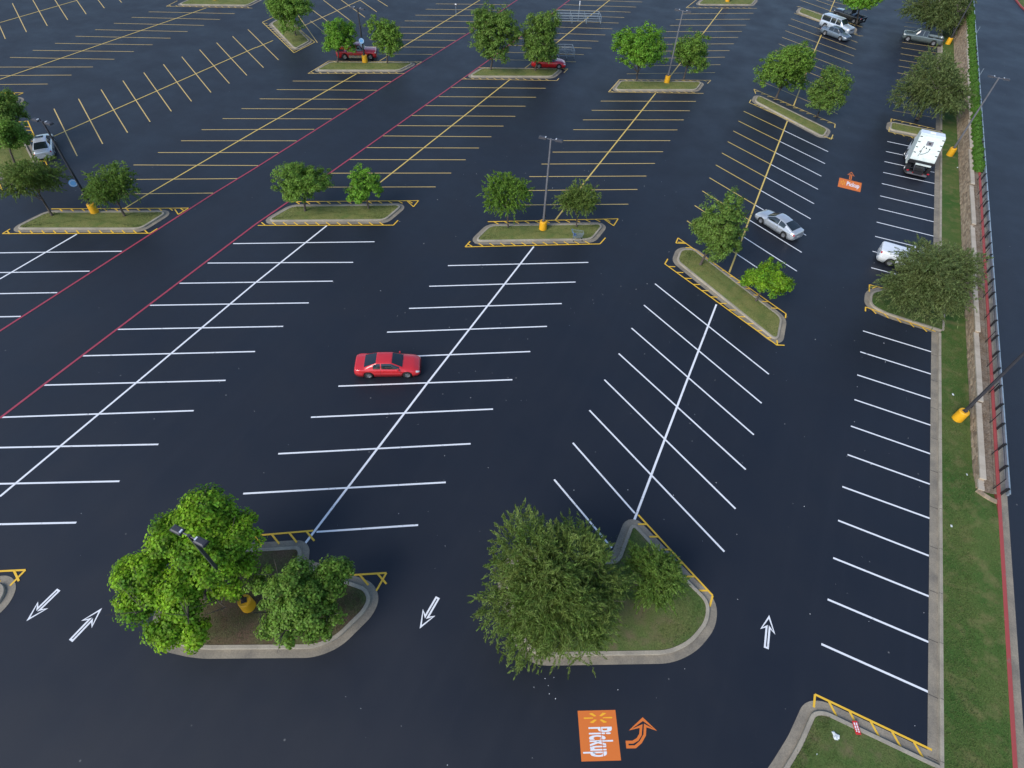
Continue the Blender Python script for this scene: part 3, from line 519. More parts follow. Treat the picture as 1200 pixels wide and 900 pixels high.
# ---------------------------------------------------------------- trees
def tree_leaves(rng,c,rx,rzz,ncl,per,crad,ll,lw,style,flat=.65,core=.45,open_=0,blobs=None):
    if blobs is None:
        nb=7 if style=='clump' else 6; blobs=[(0,0,.1,.80)]
        for q in range(nb):
            a=6.283*(q+rng.uniform(-.3,.3))/nb; e=rng.uniform(-.5,.62); k=rng.uniform(.38,.54); blobs.append((math.cos(a)*k,math.sin(a)*k,e,rng.uniform(.42,.58)))
        blobs=[(c[0]+b[0]*rx,c[1]+b[1]*rx,c[2]+b[2]*rzz,b[3]*rx,b[3]*rzz) for b in blobs]
    BL=np.array(blobs); wgt=BL[:,3]**2; wgt/=wgt.sum()
    d=rng.normal(size=(ncl*3,3)); d/=np.linalg.norm(d,axis=1)[:,None]; d=d[d[:,2]>-.62][:ncl]; n=len(d)
    ph=rng.uniform(0,6.28,(7,)); fr=rng.normal(0,2.6,(7,3)); lump=1+sum(.11*np.sin(d@fr[i]*1.2+ph[i]) for i in range(7))
    rad=(core+(1-core)*rng.random(n)**.55)*lump
    if open_: rad*=np.where(rng.random(n)<open_,rng.uniform(1.0,1.22,n),1)
    bi=rng.choice(len(BL),n,p=wgt); cc=d*rad[:,None]*BL[bi][:,[3,3,4]]+BL[bi][:,:3]; D0=cc-np.array(c); D0/=np.linalg.norm(D0,axis=1)[:,None]+1e-6; d=.6*d+.5*D0; d/=np.linalg.norm(d,axis=1)[:,None]
    N=n*per; ci=np.repeat(np.arange(n),per); D=d[ci]; C_=cc[ci]
    if style=='clump':
        q=rng.normal(size=(N,3)); q/=np.linalg.norm(q,axis=1)[:,None]; q[:,2]*=flat
        rr=(rng.random(N)**.45)[:,None]; sz=(crad*rng.uniform(.6,1.35,n))[ci][:,None]; P=C_+q*rr*sz
        nr=q*.9+np.array([0,0,.75])+D*.35+rng.normal(0,.35,(N,3)); nr/=np.linalg.norm(nr,axis=1)[:,None]
        t=rng.normal(size=(N,3)); t-=nr*(t*nr).sum(1)[:,None]; t/=np.linalg.norm(t,axis=1)[:,None]
    else:
        ax=D*1.0+rng.normal(0,.55,(n,3))[ci]; ax[:,2]+=np.repeat(rng.uniform(-.35,.45,n),per); ax/=np.linalg.norm(ax,axis=1)[:,None]
        s=rng.random(N); ln=(crad*rng.uniform(.7,1.5,n))[ci]
        P=C_+ax*((s-.35)*ln)[:,None]; P[:,2]-=(s**2)*ln*.25
        P+=rng.normal(0,1,(N,3))*(crad*.11*(1.1-s))[:,None]
        t=ax+rng.normal(0,.42,(N,3)); t[:,2]-=.25*s; t/=np.linalg.norm(t,axis=1)[:,None]
        nr=rng.normal(0,.6,(N,3))+np.array([0,0,1.0]); nr-=t*(nr*t).sum(1)[:,None]; nr/=np.linalg.norm(nr,axis=1)[:,None]
    b=np.cross(nr,t); k=rng.uniform(.7,1.3,N)[:,None]; L_=t*ll*.5*k; B_=b*lw*.5*k; F=nr*lw*.18
    V=np.stack([P-L_,P-B_*1.0+L_*.05+F,P+L_,P+B_+L_*.05+F],1).reshape(-1,3)
    return V,cc
GROUPT='trees planted in the islands and verge'
def tree(X,Y,dx,dy,h,rw,rzz,label,mat_,style,ncl,per,crad,ll,lw,seed,trunk=.11,core=.45,flat=.65,open_=0,z0=.15,blobs=None):
    rng=np.random.default_rng(seed); r_=random.Random(seed)
    t=thing('tree',label,'tree',(X,Y,z0),group=GROUPT); h-=z0; c=(dx,dy,h)
    if blobs: blobs=[(b[0][0]-X,b[0][1]-Y,b[1]-z0,b[2],b[2]*b[3]) for b in blobs]
    fork=max(.7,(h-rzz)*.9+.25*rzz*.4)
    fk=(dx*.35,dy*.35,fork)
    MB().tube([(0,0,-.1),(0.02,.01,.15),(dx*.15,dy*.15,fork*.5),fk,(dx*.7,dy*.7,h*.8),(dx,dy,h+rzz*.45)],[trunk*1.5,trunk*1.1,trunk,trunk*.85,trunk*.5,trunk*.12],9).build('trunk',MT['bark'],t,smooth=True)
    V,cc=tree_leaves(rng,c,rw,rzz,ncl,per,crad,ll,lw,style,flat,core,open_,blobs)
    nl=7 if rw>3 else 5
    for i in range(nl):
        a=2*math.pi*(i+r_.uniform(-.3,.3))/nl; e=(c[0]+rw*.74*math.cos(a),c[1]+rw*.74*math.sin(a),h+r_.uniform(-.35,.5)*rzz)
        s=r_.uniform(0,.8); st=(fk[0]*(1-s)+dx*.7*s,fk[1]*(1-s)+dy*.7*s,fk[2]*(1-s)+h*.8*s)
        mid=tuple(st[k]*.5+e[k]*.5+(0,0,.12*rzz)[k] for k in range(3))
        mb=MB().tube([st,mid,e],[trunk*.5,trunk*.33,trunk*.1],6)
        for q in range(4):
            k=r_.uniform(.35,.95); p=[mid[j]*(1-k)+e[j]*k for j in range(3)]; f=(p[0]+r_.uniform(-.35,.35)*rw,p[1]+r_.uniform(-.35,.35)*rw,p[2]+r_.uniform(.05,.5)*rzz)
            mb.tube([tuple(p),f],[trunk*.16,trunk*.05],4,cap=False)
        mb.build('limb',MT['bark'],t,smooth=True)
    link('crown',np_quads('crown',V,LM[mat_]),None,t)
    return t
TR={'A':(-58.18,24.13,0.18,0.07,3.5,2.77,1.96),'B':(-52.39,27.21,0.11,0.0,3.2,2.56,1.82),'C':(-38.47,35.97,0.45,0.34,3.2,2.69,1.7),'D':(-33.47,39.28,0.04,-0.06,2.7,2.01,1.57),'E':(-20.16,43.08,-0.17,-0.07,3.4,2.49,1.64),'F':(-14.45,46.41,-0.08,-0.12,3.0,2.29,1.61),'G':(-2.26,46.33,0.55,0.3,4.3,2.41,2.94),'H':(3.24,43.73,0.18,0.12,2.4,2.12,1.31),'I':(-2.09,86.88,0.15,0.18,3.7,3.66,3.11),'J':(3.49,84.15,0.09,-0.07,3.2,2.42,2.42),'K':(-20.0,82.34,-0.16,-0.12,3.6,3.87,3.24),'L':(-14.57,86.62,0.1,-0.04,3.4,2.57,2.75),'M':(-38.68,75.27,0.46,0.26,4.3,3.49,3.42),'N':(-33.33,78.2,0.57,0.21,4.0,3.11,3.18),'O':(-57.77,66.62,0.63,0.52,3.4,2.55,2.55),'P':(-51.81,69.77,0.4,0.09,3.6,2.44,2.37),'Q':(-68.75,71.29,-0.13,-0.05,3.4,3.52,2.31),'R':(-19.0,3.81,0.2,0.1,3.9,3.71,3.7),'S':(-13.479999999999999,5.19,0.2,0.1,3.0,2.7,1.67),'T':(-2.31,11.58,0.2,0.1,3.9,3.9,3.7),'U':(2.1199999999999997,15.040000000000001,0.2,0.1,2.4,1.67,2.28),'V':(15.260000000000002,49.61,0.2,0.1,3.3,4.0,2.79),'W':(15.22,90.27000000000001,0.2,0.1,3.6,4.65,3.42),'X':(15.89,126.60000000000001,0.2,0.1,4.0,5.68,3.79),'Y':(5.09,123.87,-1.24,-0.63,3.8,2.98,1.85),'Z':(-73.39,30.66,1.3,0.74,3.9,1.96,1.81),'a':(-68.23,27.94,0.81,0.59,3.6,1.91,1.52)}
TD={ # label, material, style, clumps, leaves per clump, clump size, leaf length, leaf width, trunk, core, flat, open
'A':('feathery round tree at the left edge, left of the yellow lamp base','olive','spray',900,24,.55,.20,.06,.10,.3),
'B':('feathery round tree just above the yellow lamp base of the left island','deep','spray',820,24,.55,.20,.06,.10,.3),
'C':('round mid green tree left of a smaller bright one beside the red lane line','mid','clump',330,58,.38,.16,.10,.10,.4),
'D':('small uneven bright green tree to the right of a rounder tree','bright','clump',150,60,.34,.17,.11,.08,.35),
'E':('round tree left of the grey lamp post on the island with the shopping cart','mid','spray',760,24,.5,.19,.065,.09,.35),
'F':('feathery olive tree right of the grey lamp post, behind the shopping cart','olive','spray',700,24,.5,.19,.06,.09,.3),
'G':('tall dark green upright tree next to the parked silver coupe','deep','clump',520,52,.40,.17,.11,.11,.3),
'H':('small bright yellow green tree at the low end of the slanted island','lime','clump',170,62,.38,.18,.12,.08,.3),
'I':('large leafy green tree on the left of the middle slanted island','mid','clump',520,40,.50,.22,.14,.13,.45),
'J':('smaller dark green tree on the right of the middle slanted island','deep','clump',300,42,.45,.20,.12,.10,.4),
'K':('broad bright green tree left of the lamp post, with long side branches','bright','clump',430,44,.55,.23,.15,.12,.4),
'L':('narrower green tree right of the lamp post on the upper middle island','mid','clump',300,42,.50,.21,.13,.10,.4),
'M':('dense round dark green tree, left one of the pair by the red coupe','deep','clump',470,42,.52,.22,.14,.12,.5),
'N':('dense green tree whose crown overhangs the red coupe','deep','clump',440,42,.52,.22,.14,.12,.5),
'O':('airy bright tree overhanging the bed of the dark red pickup','bright','clump',260,44,.45,.20,.13,.10,.4),
'P':('airy green tree right of the lamp post near the dark red pickup','mid','clump',250,44,.45,.20,.13,.10,.4),
'Q':('leafy tree on the crosswise island at the top left','mid','clump',430,40,.52,.23,.14,.12,.45),
'R':('big tree with bright yellow green leaf clusters, wrapped around a lamp post','lime','clump',470,115,.47,.15,.115,.16,.35,.55),
'S':('dark green low tree sharing the bare soil island with the bright tree','mid','clump',250,110,.38,.14,.10,.14,.35,.55),
'T':('huge feathery olive green tree on the bottom centre island','olive','spray',1900,46,.95,.19,.042,.17,.30),
'U':('small feathery dark green tree at the right foot of the huge one','deep','spray',620,38,.62,.17,.042,.10,.3),
'V':('broad grey green tree hanging over the covered white pickup','dull','spray',1500,40,1.05,.22,.055,.18,.35),
'W':('wide grey green tree on the verge above the white sweeper truck','dull','spray',1100,34,1.1,.28,.075,.18,.4),
'X':('wide dark tree on the verge above the grey green pickup','dull','spray',1200,32,1.2,.33,.09,.2,.4),
'Y':('bright leafy tree over the black pickup at the top edge','bright','clump',330,40,.6,.26,.16,.12,.45),
'Z':('dark tree at the left edge above the silver coupe','deep','clump',330,44,.45,.19,.12,.11,.4),
'a':('leafy tree at the left edge right beside the silver coupe','mid','clump',300,44,.42,.18,.12,.10,.4)}
BLOBS={ # crown made of separate boughs: centre, height, radius, flatness
'R':[((-21.45,2.61),3.6,.7,.7),((-18.00,2.70),3.0,.75,.8),((-18.68,4.91),5.0,1.15,.8),((-18.97,6.33),5.6,1.35,.8),((-20.05,4.60),5.2,1.05,.8),((-17.38,6.45),4.8,.95,.8),((-20.48,3.01),4.2,1.05,.7),((-18.61,3.04),3.9,1.1,.8),((-17.42,4.67),4.6,1.05,.7),((-20.04,1.91),3.2,.85,.7),((-18.26,1.63),2.7,.85,.8),((-17.26,1.96),2.3,.65,.8),((-16.90,4.30),3.0,.55,.7),((-16.74,5.79),3.2,.6,.8)],
'S':[((-13.85,5.57),3.4,1.15,.8),((-12.73,6.90),3.0,.95,.8),((-13.58,4.16),2.2,.85,.9),((-12.23,5.27),2.3,.95,.8),((-15.74,5.37),2.8,.6,.8),((-13.05,5.30),3.2,1.0,.8),((-12.41,7.77),2.8,.45,.8)],
'T':[((-3.98,12.39),5.0,1.55,.8),((-1.68,13.26),4.6,1.5,.8),((-3.27,10.32),3.9,1.65,.8),((-1.51,10.71),4.2,1.75,.8),((-0.05,12.85),3.4,1.3,.8),((-2.24,9.58),2.6,1.3,.9),((-0.10,10.85),2.7,1.35,.9),((-2.50,11.17),5.0,1.5,.8)],
'U':[((2.23,15.14),2.7,1.1,.9),((1.44,15.36),2.5,.8,.9),((2.95,15.58),2.3,.8,.9),((2.55,14.47),2.0,.9,.9)],
'V':[((14.65,49.42),4.2,2.2,.7),((16.80,50.51),4.0,2.0,.7),((13.45,47.38),2.9,1.65,.7),((14.93,47.21),3.0,1.9,.7),((16.70,48.53),3.0,1.7,.8),((14.79,47.53),4.2,2.2,.7)]}
for i,(k,d) in enumerate(TD.items()):
    X,Y,dx,dy,h,rw,rzz=TR[k]
    rw*={'spray':.94,'clump':.97}[d[2]]
    tree(X,Y,dx,dy,h,rw,rzz*(1.15 if k in 'IABCE' else 1.0),*d[:8],seed=100+i,trunk=d[8],core=d[9],flat=d[10] if len(d)>10 else .65,open_=d[11] if len(d)>11 else 0,blobs=BLOBS.get(k))
# clipped shrubs on top of the wall
ico_rng=np.random.default_rng(3)
def shrub_mesh(seed,n=1900,r=.53):
    rng=np.random.default_rng(seed); d=rng.normal(size=(n,3)); d/=np.linalg.norm(d,axis=1)[:,None]; d[:,2]=np.abs(d[:,2])*1.0-.15*(rng.random(n)<.3)
    rad=1+.08*np.sin(d@np.array([3,5,2])+seed)+.05*rng.normal(size=n); P=d*rad[:,None]*np.array([r,r,r*1.5]); P[:,2]+=.10
    nr=d+rng.normal(0,.35,(n,3)); nr/=np.linalg.norm(nr,axis=1)[:,None]; t=rng.normal(size=(n,3)); t-=nr*(t*nr).sum(1)[:,None]; t/=np.linalg.norm(t,axis=1)[:,None]; b=np.cross(nr,t)
    L_=t*.055;B_=b*.04; return np_quads('foliage',np.stack([P-L_,P-B_,P+L_,P+B_],1).reshape(-1,3),LM['hedge'])
sm=[shrub_mesh(s) for s in range(5)]
core=MB().lathe([(.02,0),(.36,.05),(.42,.35),(.30,.66),(.02,.78)],10).mesh('twigs',True); core.materials.append(LM['deep'])
y=75.2; i=0; rs=random.Random(8)
while y<150:
    if not (88.6<y<90.2):
        o=thing('clipped_shrub','rounded bright green clipped shrub, nearest to the guard rail fence' if i==0 else 'rounded bright green clipped shrub in the long row behind the block wall','shrub',(20.62+max(0,y-90)*.002,y,rz(y)+.02),rs.uniform(0,6),'clipped shrubs in a row above the retaining wall')
        s=rs.uniform(.86,1.12); o.scale=(s*.92,s*.92,s)
        link('foliage',sm[i%5],None,o); link('stem',core,None,o); i+=1
    y+=rs.uniform(1.12,1.28)+(1.0 if rs.random()<.04 else 0)

# ---------------------------------------------------------------- lamp posts
def lamp_head():
    mb=MB(); v=[(-.38,-.22,-.10),(.38,-.22,-.10),(.38,.22,-.10),(-.38,.22,-.10),(-.36,-.20,.04),(.36,-.20,.04),(.36,.20,.04),(-.36,.20,.04),(-.24,-.13,.09),(.24,-.13,.09),(.24,.13,.09),(-.24,.13,.09)]
    mb.add(v,[(3,2,1,0),(0,1,5,4),(1,2,6,5),(2,3,7,6),(3,0,4,7),(4,5,9,8),(5,6,10,9),(6,7,11,10),(7,4,8,11),(8,9,10,11)]); return mb
def lamp_post(x,y,label,H=8.6,ang=0,pale=False,disc=None,z0=.15,heads=2,hs=1.0,bot=.0):
    t=thing('lamp_post',label,'lamp post',(x,y,z0),group='lamp posts with yellow painted bases')
    MB().lathe([(.0,-.1),(.37,-.1),(.37,.02),(.35,.84),(.31,.90),(0,.91)],24).build('base',MT['bollard'],t,smooth=False)
    MB().lathe([(.0,.905),(.20,.905),(.20,.95),(0,.95)],4).build('base_plate',MT['pole'],t)
    pm_=MT['pole_pale'] if pale else MT['pole']
    MB().tube([(0,0,.9),(0,0,H)],[.125,.085],4).build('pole',pm_,t)
    MB().box(.13,0,1.5,.02,.14,.28).build('hand_hole_cover',MT['black'],t)
    c,s=math.cos(ang),math.sin(ang)
    for sg in ((-1,1) if heads==2 else (1,)):
        MB().tube([(sg*.06*c,sg*.06*s,H-.08),(sg*.42*c,sg*.42*s,H-.06)],.035,6).build('arm',pm_,t)
        hd=lamp_head().build('lamp_head',MT['pole'],t); hd.location=(sg*.72*c*hs,sg*.72*s*hs,H-.02); hd.scale=(.86*hs,.86*hs,.86); hd.rotation_euler=(0,0,ang)
        MB().box(0,0,-.112,.6,.32,.02).build('lens',MT['lens'],hd)
        MB().box(-sg*.30,0,.07,.10,.22,.08).build('bracket',MT['lens'],hd)
    if disc:
        d=MB(); n=24; d.v=[(0,0,0)]; 
        d=MB().lathe([(.0,-.012),(.34,-.012),(.34,.012),(0,.012)],24,axis='y').build('row_sign',MT['blue_sign'],t); d.location=disc; a=math.atan2(-(y+disc[1]),-(x+disc[0])); d.rotation_euler=(0,0,a+math.pi/2)
        MB().lathe([(.24,-.016),(.28,-.016)],24,axis='y').build('sign_ring',MT['sign_white'],d)
    return t
lamp_post(*(-55.32,26.38),'lamp post with pale blue disc sign on the left grass island',ang=R(4),disc=(-.3,-.25,3.0))
lamp_post(*(-54.62,68.56),'lamp post with pale blue disc sign in front of the dark red pickup',H=6.5,ang=R(4),pale=False,disc=(.05,-.2,2.7))
lamp_post(*(-17.10,44.46),'grey lamp post rising from the island with the shopping cart',H=8.9,ang=R(8),pale=True)
lamp_post(*(-16.24,83.97),'slim lamp post between the two trees of the upper middle island',H=8.6,ang=R(4),pale=True)
lamp_post(*(-16.78,4.51),'lamp post whose twin black heads stand out of the bright yellow green tree',H=8.5,ang=R(2),hs=.9)
lamp_post(*(18.84,37.58),'lamp post leaning out of the frame, on the lawn strip by the block wall',H=9.0,ang=R(0),z0=.12)
lamp_post(*(18.86,81.51),'lamp post on the lawn strip right of the white sweeper truck',H=8.7,ang=R(0),pale=True,z0=.12)
lamp_post(*(19.08,122.58),'lamp post on the lawn strip behind the grey green pickup',H=8.7,ang=0,z0=.12)
lamp_post(*(-16.57,123.61),'lamp post on the far island right of centre, cut by the top edge',H=8.6,ang=R(4))
lamp_post(*(-89.48,76.78),'lamp post on the far island at the left, cut by the top edge',H=8.6,ang=R(4))

# ---------------------------------------------------------------- vehicles
def interp(x,P): return float(np.interp(x,[p[0] for p in P],[p[1] for p in P]))
TY=MB().lathe([(.20,-.105),(.30,-.105),(.325,-.07),(.33,0),(.325,.07),(.30,.105),(.20,.105)],22,axis='y').mesh('tyre',True); TY.materials.append(MT['tyre'])
def rim_mesh(spokes=5):
    mb=MB().lathe([(.215,-.02),(.215,.09),(.195,.098),(.185,.07),(.18,.02)],22,axis='y')
    for k in range(spokes):
        a=2*math.pi*k/spokes
        for s in (-1,1):
            a0,a1=a+s*.16,a+s*.26; p=[(.03*math.cos(a),.03*math.sin(a)),(.19*math.cos(a0-.1*s),.19*math.sin(a0-.1*s)),(.19*math.cos(a1),.19*math.sin(a1)),(.07*math.cos(a1+.3*s),.07*math.sin(a1+.3*s))]
            if s<0: p=p[::-1]
            mb.add([(q[0],.085,q[1]) for q in p],[(3,2,1,0)])
    mb.lathe([(.0,.095),(.05,.092),(.06,.07)],10,axis='y'); mb.lathe([(0,.03),(.185,.03)],22,axis='y')
    me=mb.mesh('rim'); me.materials.append(MT['rim']); return me
RM={5:rim_mesh(5),7:rim_mesh(7)}
def car(label,cat,name,paintm,x,y,head,near,sp,wheels=5,group='vehicles parked in the lot'):
    """x,y = mid point between the two wheel contacts on the near side; near=+1 when that is the left side"""
    W=sp['W']; W2=W/2; wb=sp['wb']; xf=wb/2+sp['fo']; xr=-wb/2-sp['ro']; hd=R(head); sc_=sp.get('wr',1.0)
    cx=x+near*(W2-.1)*math.sin(hd); cy=y-near*(W2-.1)*math.cos(hd)
    t=thing(name,label,cat,(cx,cy,.012),hd,group)
    belt,top,wtp=sp['belt'],sp['top'],sp['wt']; bed=sp.get('bed'); cover=sp.get('cover')
    xs=set(np.round(np.arange(xr,xf,.13),3)); 
    for q in sp['x']: xs.add(round(q,3))
    Ra=.385*sc_; 
    for xw in (-wb/2,wb/2):
        for q in np.linspace(-Ra,Ra,11): xs.add(round(float(xw+q),3))
    for q in (0,.03,.09,.16): xs.add(round(xf-q,3)); xs.add(round(xr+q,3))
    if bed: xs.add(round(bed[0]+.012,3)); xs.add(round(bed[0],3)); xs.add(round(xr+.05,3)); xs.add(round(xr+.062,3))
    xs=sorted(xs); xs=[q for i,q in enumerate(xs) if i==0 or q-xs[i-1]>.008]
    NP=13; rings=[]
    for q in xs:
        ef=(xf-q); er=(q-xr); e=min(ef,er); r0=sp.get('cr',.5)
        k=1-.16*max(0,1-e/r0)**2.2-.05*max(0,1-e/.1)**2
        w2=W2*k; zu=.20*sc_+.06*max(0,1-e/.5); zb=interp(q,belt); zt=interp(q,top); wt=min(interp(q,wtp),w2-.1)
        if e<.1: zb-=.10*(1-e/.1)**2; zt-=.10*(1-e/.1)**2
        arch=0
        for xw in (-wb/2,wb/2):
            d=abs(q-xw)
            if d<Ra: arch=max(arch,.33*sc_+math.sqrt(Ra*Ra-d*d))
        lo=max(zu,arch); m1=max(zu+.45*(zb-zu),lo+.01); m2=max(zu+.82*(zb-zu),lo+.02)
        inbed=bed and (xr+.055)<q<bed[0]+.006
        P=[(0,lo),(.8*w2,lo),(w2-.03,lo),(w2,m1),(w2-.008,m2),(w2-.055,zb)]
        if inbed and not cover: zf=sp['bedz']; P+=[(w2-.075,zb),(w2-.10,zb-.005),(w2-.11,zb-.03),(w2-.115,zf),(w2*.6,zf),(w2*.3,zf),(0,zf)]
        elif inbed: P+=[(w2-.075,zb+.01),(w2-.10,zb+.03),(w2-.13,zb+.05),(w2-.2,zb+.06),(w2*.6,zb+.065),(w2*.3,zb+.07),(0,zb+.07)]
        else:
            a=(w2-.11,zb+.012); b=(wt+.015,zt-.045)
            P+=[a,(a[0]*.67+b[0]*.33+.015,a[1]*.67+b[1]*.33),(a[0]*.33+b[0]*.67+.015,a[1]*.33+b[1]*.67),b,(wt-.07,zt-.006),(wt*.5,zt+.012),(0,zt+.018)]
        rings.append(P)
    mb=MB(); n=2*NP-2
    for q,P in zip(xs,rings):
        for (yy,zz) in P: mb.v.append((q,yy,zz))
        for (yy,zz) in P[-2:0:-1]: mb.v.append((q,-yy,zz))
    S_=len(xs)
    for i in range(S_-1):
        for j in range(n): k=(j+1)%n; mb.f.append((i*n+j,(i+1)*n+j,(i+1)*n+k,i*n+k)[::-1])
    mb.f.append(tuple(range(n))[::-1]); mb.f.append(tuple((S_-1)*n+j for j in range(n)))
    me=mb.mesh('body',True); me.polygons[-1].use_smooth=False; me.polygons[-2].use_smooth=False
    body=link('body',me,MT[paintm],t)
    def pane(nm,x0,x1,j0,j1,side,m_,off=.007):
        """cut a pane out of the loft: stations x0..x1, ring points j0..j1 (0..12), side +1 left, -1 right, 0 across the top"""
        ii=[i for i,q in enumerate(xs) if x0-.006<=q<=x1+.006]; pb=MB()
        if len(ii)<2: return None
        if side==0: cols=[(j,1) for j in range(j0,13)]+[(j,-1) for j in range(11,j0-1,-1)]
        else: cols=[(j,side) for j in range(j0,j1+1)]
        for i in ii:
            for j,s in cols:
                yy,zz=rings[i][j]; pb.v.append((xs[i],yy*s,zz))
        c=len(cols); rev=(side<0)
        for a in range(len(ii)-1):
            for b in range(c-1):
                q=(a*c+b,(a+1)*c+b,(a+1)*c+b+1,a*c+b+1); q=q[::-1]
                pb.f.append(q[::-1] if rev else q)
        m_e=pb.mesh(nm,True); nn=[tuple(v.normal) for v in m_e.vertices]
        for v,nv in zip(m_e.vertices,nn): v.co=v.co+Vector(nv)*off
        return link(nm,m_e,MT[m_],t)
    pane('windscreen',*sp['ws'],10,12,0,'glass')
    if sp.get('rw'): pane('rear_window',*sp['rw'],10,12,0,'glass')
    for s in (1,-1):
        for a,b in sp['sw']: pane('side_window',a,b,6,9,s,'glass')
        hl=sp.get('hl',.30)
        pane('headlight',xf-hl,xf-.03,sp.get('hj',(4,5))[0],sp.get('hj',(4,6))[1]+1,s,'head',.006)
        pane('taillight',xr+.03,xr+sp.get('tl',.22),4,sp.get('tj',6),s,'tail',.006)
        pane('rocker_trim',-wb/2+Ra+.02,wb/2-Ra-.02,2,3,s,sp.get('rocker','trim'),.004) if sp.get('rocker') else None
        MB().box(sp['ws'][0]-.05 if False else sp['mx'],s*(W2-.01),interp(sp['mx'],belt)+.06,.11,.20,.12,top=.85).build('wing_mirror',MT[paintm],t)
        for dxh in sp['doors']: MB().box(dxh,s*(W2+.004),interp(dxh,belt)-.13,.16,.03,.03).build('door_handle',MT[paintm if sp.get('bodyhandle',1) else 'chrome'],t)
        for dxh in sp['seams']:
            ii=min(range(S_),key=lambda i:abs(xs[i]-dxh)); pb=MB(); P=rings[ii]
            for j in (2,3,4,5):
                pb.v.append((xs[ii]-.008,(P[j][0]+.003)*s,P[j][1])); pb.v.append((xs[ii]+.008,(P[j][0]+.003)*s,P[j][1]))
            for j in range(3): pb.f.append((2*j,2*j+1,2*j+3,2*j+2))
            pb.build('door_seam',MT['trim'],t)
        for xw in (-wb/2,wb/2):
            wh=link('wheel',TY,None,t); wh.location=(xw,s*(W2-.115),.33*sc_); wh.scale=(sc_,s,sc_)
            link('rim',RM[wheels],None,wh)
    MB().box(0,0,.42,wb+.5,W-.5,.3).build('underbody',MT['trim'],t)
    zb=interp(xr,belt)
    MB().box(xr-.005,0,zb-.36,.03,.34,.14).build('number_plate',MT['plate'],t)
    for xe,sg in ((xf,1),(xr,-1)):
        mb_=MB(); 
        for yy in (-.84,-.62,0,.62,.84):
            xx=xe-sg*(.0 if abs(yy)<.7 else .10)
            for z in (.30,.50): mb_.v.append((xx+sg*.035,yy*W2,z*sc_))
        for i in range(4): q=(2*i,2*i+2,2*i+3,2*i+1); mb_.f.append(q if sg>0 else q[::-1])
        mb_.build('bumper',MT[sp.get('bumper',paintm)],t)
    MB().box(xf-.01,0,interp(xf,belt)-.17,.04,W2*.9,.10).build('grille',MT['trim'],t)
    if sp.get('ws'):   # wipers lie at the foot of the screen
        a=sp['ws'][1]; MB().tube([(a+.03,.1,interp(a,top)+.03),(a-.12,.5,interp(a-.12,top)+.03)],.012,4).build('wiper',MT['trim'],t)
    if bed and not cover: 
        MB().box(xr+.03,0,(zb+sp['bedz'])/2,.06,W-.3,zb-sp['bedz']).build('tailgate',MT[paintm],t)
        MB().box((bed[0]+xr)/2,0,sp['bedz']+.012,abs(bed[0]-xr)-.2,W-.36,.02).build('bed_liner',MT['trim'],t)
    return t
def sedan(W=1.78,wb=2.79,roofz=1.38,coupe=False):
    xf=wb/2+.92; xr=-wb/2-1.03
    return dict(W=W,wb=wb,fo=.92,ro=1.03,belt=[(xr,.80),(xr+.3,.90),(-.3,.90),(.8,.86),(xf-.5,.74),(xf,.60)],
      top=[(xr,.84),(xr+.12,.93),(xr+.72,.97),(-.75,roofz-.01),(-.2,roofz),(.28,roofz-.01),(1.12,.93),(1.9,.82),(xf-.15,.70),(xf,.64)],
      wt=[(xr,.72),(xr+.72,.70),(-.75,.58),(.28,.58),(1.12,.70),(xf,.66)],
      x=[xr+.74,-.80,-.74,-.70,-.26,-.20,.24,.30,.34,1.08,.92,.02,.08,xf-.28,-1.3,-1.02],
      ws=(.34,1.08),rw=(xr+.74,-.80),sw=[(-1.02,-.26),(-.20,.92)],mx=.78,doors=[-.55,-.95] if not coupe else [-.35],seams=[.95,-.22,-1.05] if not coupe else [.95,-.5])
SED=sedan()
red=dict(sedan(W=1.80,roofz=1.33,coupe=True)); red['sw']=[(-1.02,-.50),(-.42,.86)]; red['x']=red['x']+[-.50,-.42,.86]
car('red two door car stopped alone across the stall lines in mid lot','car','parked_car','p_red',(-20.72-18.27)/2,(21.25+22.6)/2,28.9,-1,red)
cp=dict(sedan(W=1.80,roofz=1.39,coupe=True)); xr=-2.79/2-1.03
cp['top']=[(xr,.88),(xr+.12,.98),(xr+.42,1.01),(-.95,1.30),(-.45,1.38),(.0,1.40),(.28,1.37),(1.15,.95),(1.9,.84),(2.79/2+.77,.70),(2.79/2+.92,.62)]
cp['rw']=(xr+.46,-.98); cp['sw']=[(-1.15,-.45),(-.38,.92)]; cp['x']=cp['x']+[xr+.46,-.98,-1.15,-.45,-.38]
cp['ws']=(.34,1.1); cp['x']+=[1.1]
car('silver coupe parked alone between the slanted islands, rear towards the camera','car','parked_car','p_silver',(3.8+1.42)/2,(54.66+56.07)/2,149.4,1,cp,7)
c3=dict(cp); hd=R(143); p0=(-68.97,30.59); mx=(p0[0]+math.cos(hd)*1.395,p0[1]+math.sin(hd)*1.395)
s3=car('silver coupe with a sunroof beside the leftmost grass island','car','parked_car','p_silver2',mx[0],mx[1],143,1,c3,5)
MB().box(.02,0,1.424,.42,.74,.02).build('sunroof',MT['glass'],s3)
car('bright red coupe half under a tree, nose to the right','car','parked_car','p_red2',(-33.32-30.82)/2,(79.5+80.69)/2,27,-1,red)
g7=dict(sedan(W=1.80,roofz=1.42)); car('slate grey four door car parked against the silver estate vehicle','car','parked_car','p_grey',(.83+3.33)/2,(115.88+114.62)/2,-27,-1,g7)
wb=3.3; xf=wb/2+.95; xr=-wb/2-1.2
